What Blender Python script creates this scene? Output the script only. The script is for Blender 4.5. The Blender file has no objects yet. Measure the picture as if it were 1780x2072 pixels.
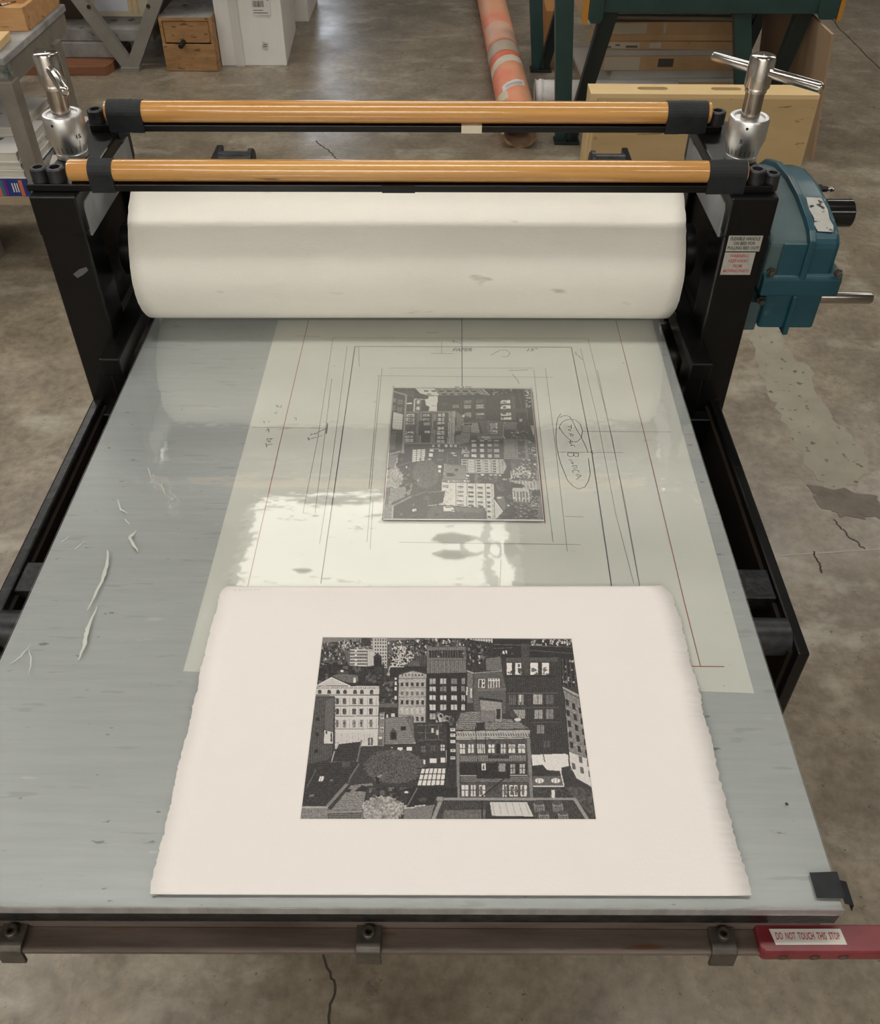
import bpy, bmesh, math, random
import numpy as np
from mathutils import Vector, Matrix
random.seed(7)
SC = bpy.context.scene
COL = SC.collection
BED = 0.87                       # height of the bed top above the floor

# ------------------------------------------------------------------ camera
cam_d = bpy.data.cameras.new('camera'); cam = bpy.data.objects.new('camera', cam_d); COL.objects.link(cam)
F, CY, PITCH, YAW, ROLL = 1828.65, 889.46, 0.71049, -0.00813, -0.00371
cam_d.sensor_fit = 'VERTICAL'; cam_d.sensor_height = 24.0
cam_d.lens = F * 24.0 / 2072.0
cam_d.shift_y = -(1036.0 - CY) / 2072.0
cp, sp = math.cos(PITCH), math.sin(PITCH)
fwd = Vector((math.sin(YAW)*cp, math.cos(YAW)*cp, -sp)); rgt = Vector((math.cos(YAW), -math.sin(YAW), 0))
dwn = fwd.cross(rgt)
r2 = math.cos(ROLL)*rgt + math.sin(ROLL)*dwn; d2 = -math.sin(ROLL)*rgt + math.cos(ROLL)*dwn
cam.matrix_world = Matrix(((r2.x, -d2.x, -fwd.x, 0.01122), (r2.y, -d2.y, -fwd.y, 0.0), (r2.z, -d2.z, -fwd.z, 0.90107+BED), (0, 0, 0, 1)))
cam_d.clip_start = 0.02
SC.camera = cam
# ------------------------------------------------------------------ world, exposure
W = bpy.data.worlds.new('world'); SC.world = W; W.use_nodes = True
W.node_tree.nodes['Background'].inputs[0].default_value = (0.9, 0.95, 1, 1)
W.node_tree.nodes['Background'].inputs[1].default_value = 0.3
SC.view_settings.view_transform = 'Standard'; SC.view_settings.look = 'None'
SC.view_settings.gamma = 1.0; SC.view_settings.use_curve_mapping = False
SC.view_settings.exposure = 0.62
LAMP = 9.5                        # radiance of the ceiling lamps
SC.cycles.max_bounces = 8

# ------------------------------------------------------------------ materials
MATS = {}
def mat(name, c, rough=0.5, metal=0.0, c2=None, scale=8.0, stretch=(1, 1, 1), bump=0.0, bscale=None, coat=0.0, coatr=0.05,
        detail=6, lo=0.35, hi=0.65, specs=None, rvar=0.0, spec=0.5, emit=None):
    """principled material; colour mottled c->c2 by object-space noise; specs = (colour, scale, threshold) small blotches"""
    if name in MATS: return MATS[name]
    m = bpy.data.materials.new(name); m.use_nodes = True; nt = m.node_tree; N = nt.nodes; L = nt.links
    b = N['Principled BSDF']
    b.inputs['Base Color'].default_value = (*c, 1); b.inputs['Roughness'].default_value = rough; b.inputs['Metallic'].default_value = metal
    b.inputs['Specular IOR Level'].default_value = spec
    b.inputs['Coat Weight'].default_value = coat; b.inputs['Coat Roughness'].default_value = coatr
    if emit:
        b.inputs['Emission Color'].default_value = (*emit[0], 1); b.inputs['Emission Strength'].default_value = emit[1]
    if c2 or bump or specs:
        tc = N.new('ShaderNodeTexCoord'); mp = N.new('ShaderNodeMapping'); mp.inputs['Scale'].default_value = stretch
        L.new(tc.outputs['Object'], mp.inputs['Vector'])
    col = None
    if c2:
        n = N.new('ShaderNodeTexNoise'); n.inputs['Scale'].default_value = scale; n.inputs['Detail'].default_value = detail; n.inputs['Roughness'].default_value = 0.62
        L.new(mp.outputs[0], n.inputs['Vector'])
        r = N.new('ShaderNodeValToRGB'); r.color_ramp.elements[0].position = lo; r.color_ramp.elements[1].position = hi
        r.color_ramp.elements[0].color = (*c, 1); r.color_ramp.elements[1].color = (*c2, 1)
        L.new(n.outputs['Fac'], r.inputs['Fac']); col = r.outputs['Color']
        if rvar:
            mr = N.new('ShaderNodeMapRange'); mr.inputs['To Min'].default_value = rough - rvar; mr.inputs['To Max'].default_value = rough + rvar
            mr.inputs['From Min'].default_value = 0.3; mr.inputs['From Max'].default_value = 0.7
            L.new(n.outputs['Fac'], mr.inputs['Value']); L.new(mr.outputs[0], b.inputs['Roughness'])
    for sp_ in (specs or []):
        sc_, ss, th = sp_[:3]
        n = N.new('ShaderNodeTexNoise'); n.inputs['Scale'].default_value = ss; n.inputs['Detail'].default_value = 3
        if len(sp_) > 3:
            m2 = N.new('ShaderNodeMapping'); m2.inputs['Scale'].default_value = sp_[3]; m2.inputs['Location'].default_value = (3.1*ss, 1.7, 0.3)
            L.new(tc.outputs['Object'], m2.inputs['Vector']); L.new(m2.outputs[0], n.inputs['Vector'])
        else: L.new(mp.outputs[0], n.inputs['Vector'])
        r = N.new('ShaderNodeValToRGB'); r.color_ramp.elements[0].position = th; r.color_ramp.elements[1].position = th + 0.05
        L.new(n.outputs['Fac'], r.inputs['Fac'])
        mx = N.new('ShaderNodeMix'); mx.data_type = 'RGBA'; mx.inputs[6].default_value = (*c, 1)
        if col: L.new(col, mx.inputs[6])
        mx.inputs[7].default_value = (*sc_, 1); L.new(r.outputs['Color'], mx.inputs[0]); col = mx.outputs[2]
    if col: L.new(col, b.inputs['Base Color'])
    if bump:
        n = N.new('ShaderNodeTexNoise'); n.inputs['Scale'].default_value = bscale or scale*3; n.inputs['Detail'].default_value = 5
        L.new(mp.outputs[0], n.inputs['Vector'])
        bp = N.new('ShaderNodeBump'); bp.inputs['Strength'].default_value = bump; bp.inputs['Distance'].default_value = 0.004
        L.new(n.outputs['Fac'], bp.inputs['Height']); L.new(bp.outputs[0], b.inputs['Normal'])
    MATS[name] = m; return m

def attr_mat(name, rough, metal, coat=0.0):
    m = bpy.data.materials.new(name); m.use_nodes = True; nt = m.node_tree
    b = nt.nodes['Principled BSDF']; a = nt.nodes.new('ShaderNodeAttribute'); a.attribute_name = 'ink'
    nt.links.new(a.outputs['Color'], b.inputs['Base Color']); b.inputs['Roughness'].default_value = rough; b.inputs['Metallic'].default_value = metal
    b.inputs['Coat Weight'].default_value = coat
    return m

BLACK = mat('black_enamel', (0.0022, 0.0021, 0.0022), 0.3, spec=0.32, c2=(0.004, 0.0036, 0.0036), scale=30, specs=[((0.10, 0.025, 0.02), 45, 0.735), ((0.14, 0.13, 0.12), 38, 0.76)], bump=0.05, bscale=120)
BLACKBRUSH = mat('black_worn_paint', (0.005, 0.005, 0.0055), 0.34, spec=0.45, c2=(0.03, 0.03, 0.03), scale=60, lo=0.5, hi=0.8, bump=0.25, bscale=90)
INNER = mat('dark_brown_steel', (0.013, 0.0085, 0.0055), 0.55, spec=0.25, c2=(0.02, 0.0125, 0.008), scale=6)
BOLT = mat('black_oxide_steel', (0.011, 0.011, 0.0125), 0.42, metal=0.3, c2=(0.035, 0.035, 0.038), scale=50)
SOCKET = mat('socket_dark', (0.004, 0.004, 0.004), 0.5)
CHROME = mat('polished_steel', (0.78, 0.74, 0.70), 0.16, metal=1.0, c2=(0.66, 0.61, 0.56), scale=20, bump=0.02, bscale=200)
BRUSHED = mat('machined_aluminium', (0.84, 0.84, 0.84), 0.36, metal=1.0, c2=(0.72, 0.72, 0.72), scale=14, stretch=(1, 1, 0.2), bump=0.04, bscale=60)
RODSTEEL = mat('worn_steel', (0.42, 0.38, 0.34), 0.25, metal=1.0, c2=(0.52, 0.48, 0.44), scale=12, stretch=(1, 1, 0.3))
ALU = mat('satin_aluminium_plate', (0.34, 0.35, 0.36), 0.5, metal=0.4, c2=(0.40, 0.41, 0.42), scale=5)
FELT = mat('white_wool_felt', (0.815, 0.785, 0.715), 0.95, c2=(0.765, 0.735, 0.665), scale=7, stretch=(0.4, 1, 1), bump=0.25, bscale=420, specs=[((0.55, 0.52, 0.46), 22, 0.70)], spec=0.1)
DOWEL = mat('varnished_oak', (0.46, 0.21, 0.055), 0.2, c2=(0.62, 0.34, 0.11), scale=26, stretch=(0.05, 1.6, 1.6), specs=[((0.09, 0.04, 0.015), 46, 0.70, (0.12, 1.5, 1.5))], coat=0.6, coatr=0.12, bump=0.05)
TAPE = mat('black_cloth_tape', (0.0095, 0.011, 0.0135), 0.62, spec=0.35, c2=(0.016, 0.018, 0.021), scale=60, bump=0.1, bscale=300)
ZINC = mat('galvanised_bed_metal', (0.455, 0.474, 0.474), 0.34, metal=0.15, c2=(0.505, 0.525, 0.523), scale=22, stretch=(0.35, 5, 1), detail=10, bump=0.03, bscale=60,
           specs=[((0.405, 0.42, 0.417), 40, 0.64, (0.4, 2.6, 1)), ((0.22, 0.23, 0.225), 60, 0.685, (0.7, 1.8, 1)), ((0.58, 0.60, 0.595), 30, 0.70, (0.5, 3, 1))], spec=0.5)
MYLAR = mat('frosted_drafting_film', (0.69, 0.69, 0.635), 0.32, c2=(0.735, 0.735, 0.68), scale=5, stretch=(1, 2, 1), specs=[((0.55, 0.55, 0.51), 30, 0.70), ((0.10, 0.11, 0.12), 75, 0.745)])
PAPER = mat('white_rag_paper', (0.755, 0.715, 0.685), 0.9, c2=(0.77, 0.73, 0.70), scale=3, bump=0.06, bscale=260, spec=0.2)
RUST = mat('rusty_steel', (0.085, 0.062, 0.05), 0.5, metal=0.3, c2=(0.16, 0.125, 0.105), scale=16, stretch=(0.4, 3, 1), specs=[((0.12, 0.055, 0.03), 26, 0.66)], bump=0.1)
CLIPM = mat('dull_dark_clip', (0.05, 0.042, 0.034), 0.45, metal=0.3, c2=(0.085, 0.075, 0.06), scale=50, bump=0.1)
RED = mat('red_enamel', (0.14, 0.012, 0.017), 0.36, c2=(0.20, 0.025, 0.033), scale=18, specs=[((0.09, 0.03, 0.028), 24, 0.66)], bump=0.05)
TEAL = mat('teal_gearbox_paint', (0.004, 0.048, 0.072), 0.4, c2=(0.012, 0.078, 0.105), scale=7, coat=0.3, coatr=0.2,
           specs=[((0.022, 0.025, 0.018), 11, 0.635), ((0.08, 0.12, 0.13), 34, 0.70)], bump=0.08, bscale=40)
TEALDUST = mat('dusty_teal_paint', (0.05, 0.085, 0.092), 0.6, c2=(0.075, 0.12, 0.125), scale=9, specs=[((0.022, 0.03, 0.03), 14, 0.64)], bump=0.05)
WHITELAB = mat('white_label', (0.66, 0.64, 0.58), 0.5)
LABELGREY = mat('aged_white_label', (0.40, 0.39, 0.35), 0.5, c2=(0.34, 0.33, 0.29), scale=90)
INKB = mat('black_print_ink', (0.01, 0.01, 0.01), 0.6)
INKR = mat('red_print_ink', (0.42, 0.05, 0.06), 0.6)
PENR = mat('red_pencil', (0.27, 0.03, 0.035), 0.7)
PENB = mat('blue_ink_line', (0.015, 0.02, 0.045), 0.7)
PENC = mat('graphite_line', (0.15, 0.155, 0.15), 0.6)
PENCD = mat('graphite_writing', (0.085, 0.09, 0.09), 0.6)
WORDINK = mat('dark_pencil_word', (0.035, 0.036, 0.038), 0.7)
FOIL = mat('scuffed_foil_plate', (0.52, 0.51, 0.47), 0.4, metal=0.4, c2=(0.62, 0.61, 0.57), scale=40, specs=[((0.04, 0.04, 0.04), 70, 0.60)])
GREYP = mat('grey_painted_wood', (0.155, 0.135, 0.11), 0.55, c2=(0.205, 0.182, 0.15), scale=14, specs=[((0.06, 0.05, 0.04), 26, 0.69)])
GREYTOP = mat('stained_bench_top', (0.19, 0.185, 0.175), 0.6, c2=(0.36, 0.35, 0.34), scale=11, specs=[((0.03, 0.06, 0.06), 13, 0.66), ((0.5, 0.5, 0.48), 22, 0.72)])
GREYM = mat('grey_trestle_paint', (0.19, 0.178, 0.155), 0.45, c2=(0.225, 0.21, 0.185), scale=8)
PINE = mat('pine_wood', (0.42, 0.22, 0.085), 0.55, c2=(0.52, 0.30, 0.13), scale=16, stretch=(0.5, 3, 3), specs=[((0.16, 0.07, 0.025), 14, 0.66)])
PALEPINE = mat('pale_pine', (0.62, 0.42, 0.2), 0.55, c2=(0.70, 0.5, 0.26), scale=18, stretch=(2, 0.3, 2))
DRAWERW = mat('old_plywood', (0.25, 0.13, 0.05), 0.6, c2=(0.36, 0.20, 0.085), scale=12, stretch=(0.7, 2, 3), specs=[((0.12, 0.06, 0.025), 18, 0.62, (1, 1, 3))])
PLANKW = mat('reddish_plank', (0.17, 0.065, 0.03), 0.6, c2=(0.24, 0.10, 0.05), scale=9, stretch=(0.3, 3, 3))
STONE = mat('dusty_litho_stone', (0.17, 0.155, 0.145), 0.85, c2=(0.30, 0.29, 0.275), scale=8, specs=[((0.09, 0.08, 0.075), 12, 0.63)], bump=0.2, bscale=25)
WHITECARD = mat('white_carton', (0.66, 0.64, 0.61), 0.7, c2=(0.70, 0.68, 0.655), scale=4, stretch=(3, 1, 0.3))
CARD = mat('brown_cardboard', (0.52, 0.335, 0.17), 0.75, c2=(0.59, 0.385, 0.205), scale=8, specs=[((0.3, 0.18, 0.085), 20, 0.68)])
CARDTAN = mat('tan_cardboard_panel', (0.34, 0.235, 0.145), 0.75, c2=(0.39, 0.275, 0.17), scale=5, stretch=(1, 1, 0.4))
PLY = mat('birch_plywood', (0.49, 0.34, 0.16), 0.5, c2=(0.57, 0.415, 0.215), scale=4, stretch=(0.5, 1, 2), specs=[((0.27, 0.18, 0.075), 17, 0.67), ((0.19, 0.2, 0.05), 30, 0.745)])
PLYTOP = mat('birch_edge', (0.66, 0.47, 0.23), 0.5, c2=(0.72, 0.53, 0.28), scale=6, stretch=(0.3, 2, 2))
GREEN = mat('dark_green_steel', (0.016, 0.045, 0.044), 0.4, c2=(0.024, 0.06, 0.058), scale=8)
GREENDK = mat('blackish_green_steel', (0.008, 0.015, 0.013), 0.5)
ORANGEW = mat('orange_varnished_edge', (0.5, 0.225, 0.03), 0.5)
TUBEP = mat('pink_paper_tube', (0.76, 0.235, 0.145), 0.6, c2=(0.74, 0.38, 0.22), scale=3, stretch=(1, 0.6, 1), lo=0.42, hi=0.62, specs=[((0.62, 0.42, 0.30), 9, 0.66), ((0.42, 0.12, 0.07), 14, 0.72)])
TUBEI = mat('brown_tube_inside', (0.10, 0.05, 0.03), 0.8, c2=(0.16, 0.09, 0.05), scale=12)
TORN = mat('torn_kraft_edge', (0.36, 0.26, 0.13), 0.9)
MASK = mat('masking_tape', (0.60, 0.53, 0.40), 0.7, c2=(0.66, 0.60, 0.47), scale=14)
WPAPER = mat('white_sheet', (0.70, 0.68, 0.66), 0.7, c2=(0.62, 0.60, 0.58), scale=10)
FOAMB = mat('grey_white_board', (0.44, 0.42, 0.38), 0.7, c2=(0.50, 0.48, 0.44), scale=6)
GREYFAB = mat('grey_portfolio', (0.16, 0.145, 0.13), 0.8, c2=(0.2, 0.18, 0.16), scale=12)
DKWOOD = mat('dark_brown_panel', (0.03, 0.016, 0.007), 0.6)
NAVY = mat('navy_book', (0.012, 0.03, 0.17), 0.45); TEALB = mat('teal_stripe', (0.03, 0.12, 0.2), 0.45); PURP = mat('purple_stripe', (0.12, 0.02, 0.17), 0.45)
ORB = mat('orange_stripe', (0.5, 0.12, 0.07), 0.45); CREAM = mat('cream_stripe', (0.5, 0.4, 0.25), 0.5)
PAGES = mat('page_edges', (0.50, 0.47, 0.40), 0.8, c2=(0.58, 0.55, 0.48), scale=90, stretch=(0.1, 0.1, 3))
CONC = None

# ------------------------------------------------------------------ mesh builder
class MB:
    def __init__(s): s.bm = bmesh.new()
    def box(s, x0, x1, y0, y1, z0, z1, bev=0.0, seg=2, rz=0.0):
        r = bmesh.ops.create_cube(s.bm, size=1.0); vs = r['verts']
        for v in vs: v.co = Vector(((x0+x1)/2 + v.co.x*(x1-x0), (y0+y1)/2 + v.co.y*(y1-y0), (z0+z1)/2 + v.co.z*(z1-z0)))
        if rz: bmesh.ops.rotate(s.bm, verts=vs, cent=((x0+x1)/2, (y0+y1)/2, 0), matrix=Matrix.Rotation(rz, 3, 'Z'))
        if bev:
            es = list({e for v in vs for e in v.link_edges})
            bmesh.ops.bevel(s.bm, geom=es, offset=bev, segments=seg, affect='EDGES', profile=0.5)
        return s
    def prism(s, prof, axis, a, b, bev=0.0):
        """profile (list of 2D) extruded along axis 'x' (prof=(y,z)), 'y' (prof=(x,z)) or 'z' (prof=(x,y))"""
        f = {'x': lambda p, t: (t, p[0], p[1]), 'y': lambda p, t: (p[0], t, p[1]), 'z': lambda p, t: (p[0], p[1], t)}[axis]
        n = len(prof); A = [s.bm.verts.new(f(p, a)) for p in prof]; Bv = [s.bm.verts.new(f(p, b)) for p in prof]
        fs = [s.bm.faces.new(A), s.bm.faces.new(Bv[::-1])]
        for i in range(n): fs.append(s.bm.faces.new((A[i], Bv[i], Bv[(i+1) % n], A[(i+1) % n])))
        bmesh.ops.recalc_face_normals(s.bm, faces=fs)
        if bev:
            es = list({e for fc in fs for e in fc.edges})
            bmesh.ops.bevel(s.bm, geom=es, offset=bev, segments=2, affect='EDGES', profile=0.5)
        return s
    def lathe(s, prof, o, ax=(0, 0, 1), seg=32, cap=True):
        """prof = [(r, t)] revolved about axis ax through o"""
        ax = Vector(ax).normalized(); u = ax.orthogonal().normalized(); w = ax.cross(u); o = Vector(o)
        rings = []
        for r, t in prof:
            rings.append([s.bm.verts.new(o + ax*t + (u*math.cos(2*math.pi*k/seg) + w*math.sin(2*math.pi*k/seg))*r) for k in range(seg)])
        fs = []
        for a, b in zip(rings, rings[1:]):
            for k in range(seg):
                fc = s.bm.faces.new((a[k], a[(k+1) % seg], b[(k+1) % seg], b[k])); fc.smooth = True; fs.append(fc)
        if cap:
            if prof[0][0] > 1e-6: fs.append(s.bm.faces.new(rings[0][::-1]))
            if prof[-1][0] > 1e-6: fs.append(s.bm.faces.new(rings[-1]))
        bmesh.ops.recalc_face_normals(s.bm, faces=fs)
        return s
    def cyl(s, p0, p1, r, seg=24, ch=0.0, r1=None):
        p0, p1 = Vector(p0), Vector(p1); L_ = (p1-p0).length; r1 = r if r1 is None else r1
        if ch: return s.lathe([(r-ch, 0), (r, ch), (r1, L_-ch), (r1-ch, L_)], p0, p1-p0, seg)
        return s.lathe([(r, 0), (r1, L_)], p0, p1-p0, seg)
    def bar(s, p0, p1, w, h, up=(0, 0, 1), bev=0.0):
        """rectangular bar from p0 to p1, width w across, h along up"""
        p0, p1 = Vector(p0), Vector(p1); d = (p1-p0).normalized(); sd = d.cross(Vector(up)).normalized(); u = sd.cross(d)
        q = [s.bm.verts.new(p + sd*a*w/2 + u*b*h/2) for p in (p0, p1) for a, b in ((-1, -1), (1, -1), (1, 1), (-1, 1))]
        fs = [s.bm.faces.new([q[i] for i in ix]) for ix in ((0, 1, 2, 3), (7, 6, 5, 4), (0, 4, 5, 1), (1, 5, 6, 2), (2, 6, 7, 3), (3, 7, 4, 0))]
        bmesh.ops.recalc_face_normals(s.bm, faces=fs)
        if bev: bmesh.ops.bevel(s.bm, geom=list({e for f_ in fs for e in f_.edges}), offset=bev, segments=2, affect='EDGES')
        return s
    def ribbon(s, pts, w, z, taper=False):
        """flat line on a horizontal plane"""
        P = [Vector((p[0], p[1])) for p in pts]
        L_ = []
        for i, p in enumerate(P):
            d = (P[min(i+1, len(P)-1)] - P[max(i-1, 0)])
            d = d.normalized() if d.length > 1e-9 else Vector((1, 0))
            k = (0.15+0.85*math.sin(math.pi*i/(len(P)-1))**0.8*random.uniform(0.6, 1.2)) if taper else 1.0
            n = Vector((-d.y, d.x))*w*k/2; L_.append((s.bm.verts.new((p.x+n.x, p.y+n.y, z)), s.bm.verts.new((p.x-n.x, p.y-n.y, z))))
        for a, b in zip(L_, L_[1:]):
            fc = s.bm.faces.new((a[0], a[1], b[1], b[0]))
            if fc.normal.z < 0: fc.normal_flip()
        return s
    def quad(s, *p): s.bm.faces.new([s.bm.verts.new(q) for q in p]); return s
    def xf(s, M): bmesh.ops.transform(s.bm, matrix=M, verts=s.bm.verts); return s

def put(name, mb, m, parent=None, label=None, cat=None, group=None, kind=None, loc=None, smooth=False):
    bm = mb.bm if isinstance(mb, MB) else mb
    base = Vector(loc) if loc is not None else (parent['_o'] if parent is not None and '_o' in parent else Vector((0, 0, 0)))
    base = Vector(base)
    for v in bm.verts: v.co -= base
    bm.normal_update()
    for e in bm.edges:
        if len(e.link_faces) == 2 and e.calc_face_angle(0) > 0.55: e.smooth = False
    me = bpy.data.meshes.new(name); bm.to_mesh(me); bm.free()
    if smooth:
        for p in me.polygons: p.use_smooth = True
    me.materials.append(m)
    o = bpy.data.objects.new(name, me); COL.objects.link(o)
    if parent is not None: o.parent = parent
    else: o.location = base
    o['_o'] = list(base); tag(o, label, cat, group, kind); return o
def tag(o, label=None, cat=None, group=None, kind=None):
    if label: o['label'] = label
    if cat: o['category'] = cat
    if group: o['group'] = group
    if kind: o['kind'] = kind
def thing(name, label, cat, loc, group=None):
    o = bpy.data.objects.new(name, None); COL.objects.link(o); o.location = loc; o['_o'] = list(loc); o.empty_display_size = 0.1
    tag(o, label, cat, group); return o

def text_bm(s, size_w, size_h, O, X, Y, bold=0.015):
    """flat lettering: string fitted to size_w x size_h, origin O, along X, up Y (world vectors)"""
    cu = bpy.data.curves.new('tmp', 'FONT'); cu.body = s; cu.resolution_u = 2; cu.offset = bold
    ob = bpy.data.objects.new('tmp', cu); COL.objects.link(ob)
    dg = bpy.context.evaluated_depsgraph_get(); me = bpy.data.meshes.new_from_object(ob.evaluated_get(dg))
    bm = bmesh.new(); bm.from_mesh(me)
    bpy.data.objects.remove(ob); bpy.data.curves.remove(cu); bpy.data.meshes.remove(me)
    xs = [v.co.x for v in bm.verts]; ys = [v.co.y for v in bm.verts]
    x0, x1, y0, y1 = min(xs), max(xs), min(ys), max(ys); O, X, Y = Vector(O), Vector(X), Vector(Y)
    for v in bm.verts: v.co = O + X*((v.co.x-x0)/(x1-x0)*size_w) + Y*((v.co.y-y0)/(y1-y0)*size_h)
    return bm
def join(*bms):
    a = bmesh.new()
    for b in bms:
        me = bpy.data.meshes.new('t'); b.to_mesh(me); a.from_mesh(me); bpy.data.meshes.remove(me); b.free()
    return a

# measured outlines on the bed and the floor, in metres
BLUE = [[(-0.148,1.2974),(0.2287,1.3002)],[(-0.148,1.2974),(-0.1483,0.9921),(-0.1484,0.7631)],[(0.2287,1.3002),(0.2321,1.0247),(0.2271,0.7603)],[(0.0387,1.3912),(0.0376,1.1853)]]
RED_L = [[(-0.2386,1.379),(-0.2415,1.0261),(-0.242,0.7518)],[(0.3179,1.3873),(0.3183,1.0395),(0.316,0.7348),(0.3166,0.6419)],[(0.2979,0.6417),(0.3447,0.6416)],[(-0.0752,1.1851),(-0.0757,0.8774)],[(0.1523,1.1724),(0.1501,0.8747)]]
PENCIL = [[(-0.189,1.3241),(0.261,1.3279)],[(-0.189,1.3241),(-0.1849,1.0545)],[(0.261,1.3279),(0.2673,1.0535),(0.2633,0.7608)],[(-0.2896,1.0764),(-0.1706,1.0751)],[(0.2226,1.0732),(0.3597,1.0737)],[(0.1805,1.024),(0.2794,1.024)],[(-0.0841,1.2345),(0.1592,1.238)],[(-0.1033,1.2127),(0.1895,1.2126)],[(-0.0969,1.2343),(-0.0967,1.0342),(-0.094,0.836)],[(-0.1008,1.2127),(-0.0985,0.9404)],[(0.1589,1.2337),(0.1574,1.0237),(0.158,0.8394)],[(0.1788,1.2383),(0.1782,1.024),(0.1758,0.8229)],[(-0.0507,0.8366),(0.1948,0.8354)],[(-0.1849,1.0545),(-0.1876,0.8899)],[(0.2443,1.2976),(0.2501,1.105),(0.2504,0.8957),(0.2566,0.7683)],[(0.2659,1.2352),(0.2667,0.9203),(0.2637,0.7633)],[(-0.1788,1.2031),(-0.1706,0.8901)],[(-0.0911,0.9155),(-0.0889,0.8222)],[(0.0028,1.3127),(0.0031,1.2776)],[(-0.0153,1.2783),(0.0241,1.2779)],[(-0.1743,1.0878),(-0.1739,1.0619)],[(-0.197,1.0579),(-0.176,1.0729)],[(0.1792,0.8888),(0.2046,0.8879)],[(-0.1617,1.2963),(-0.1574,0.992),(-0.1577,0.8324)],[(0.0865,0.8082),(0.0825,0.7584)],[(0.158,0.8394),(0.1584,0.8592)],[(-0.2563,1.3279),(-0.2129,1.3266)],[(-0.1359,1.2382),(-0.1415,1.2966)]]
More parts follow.
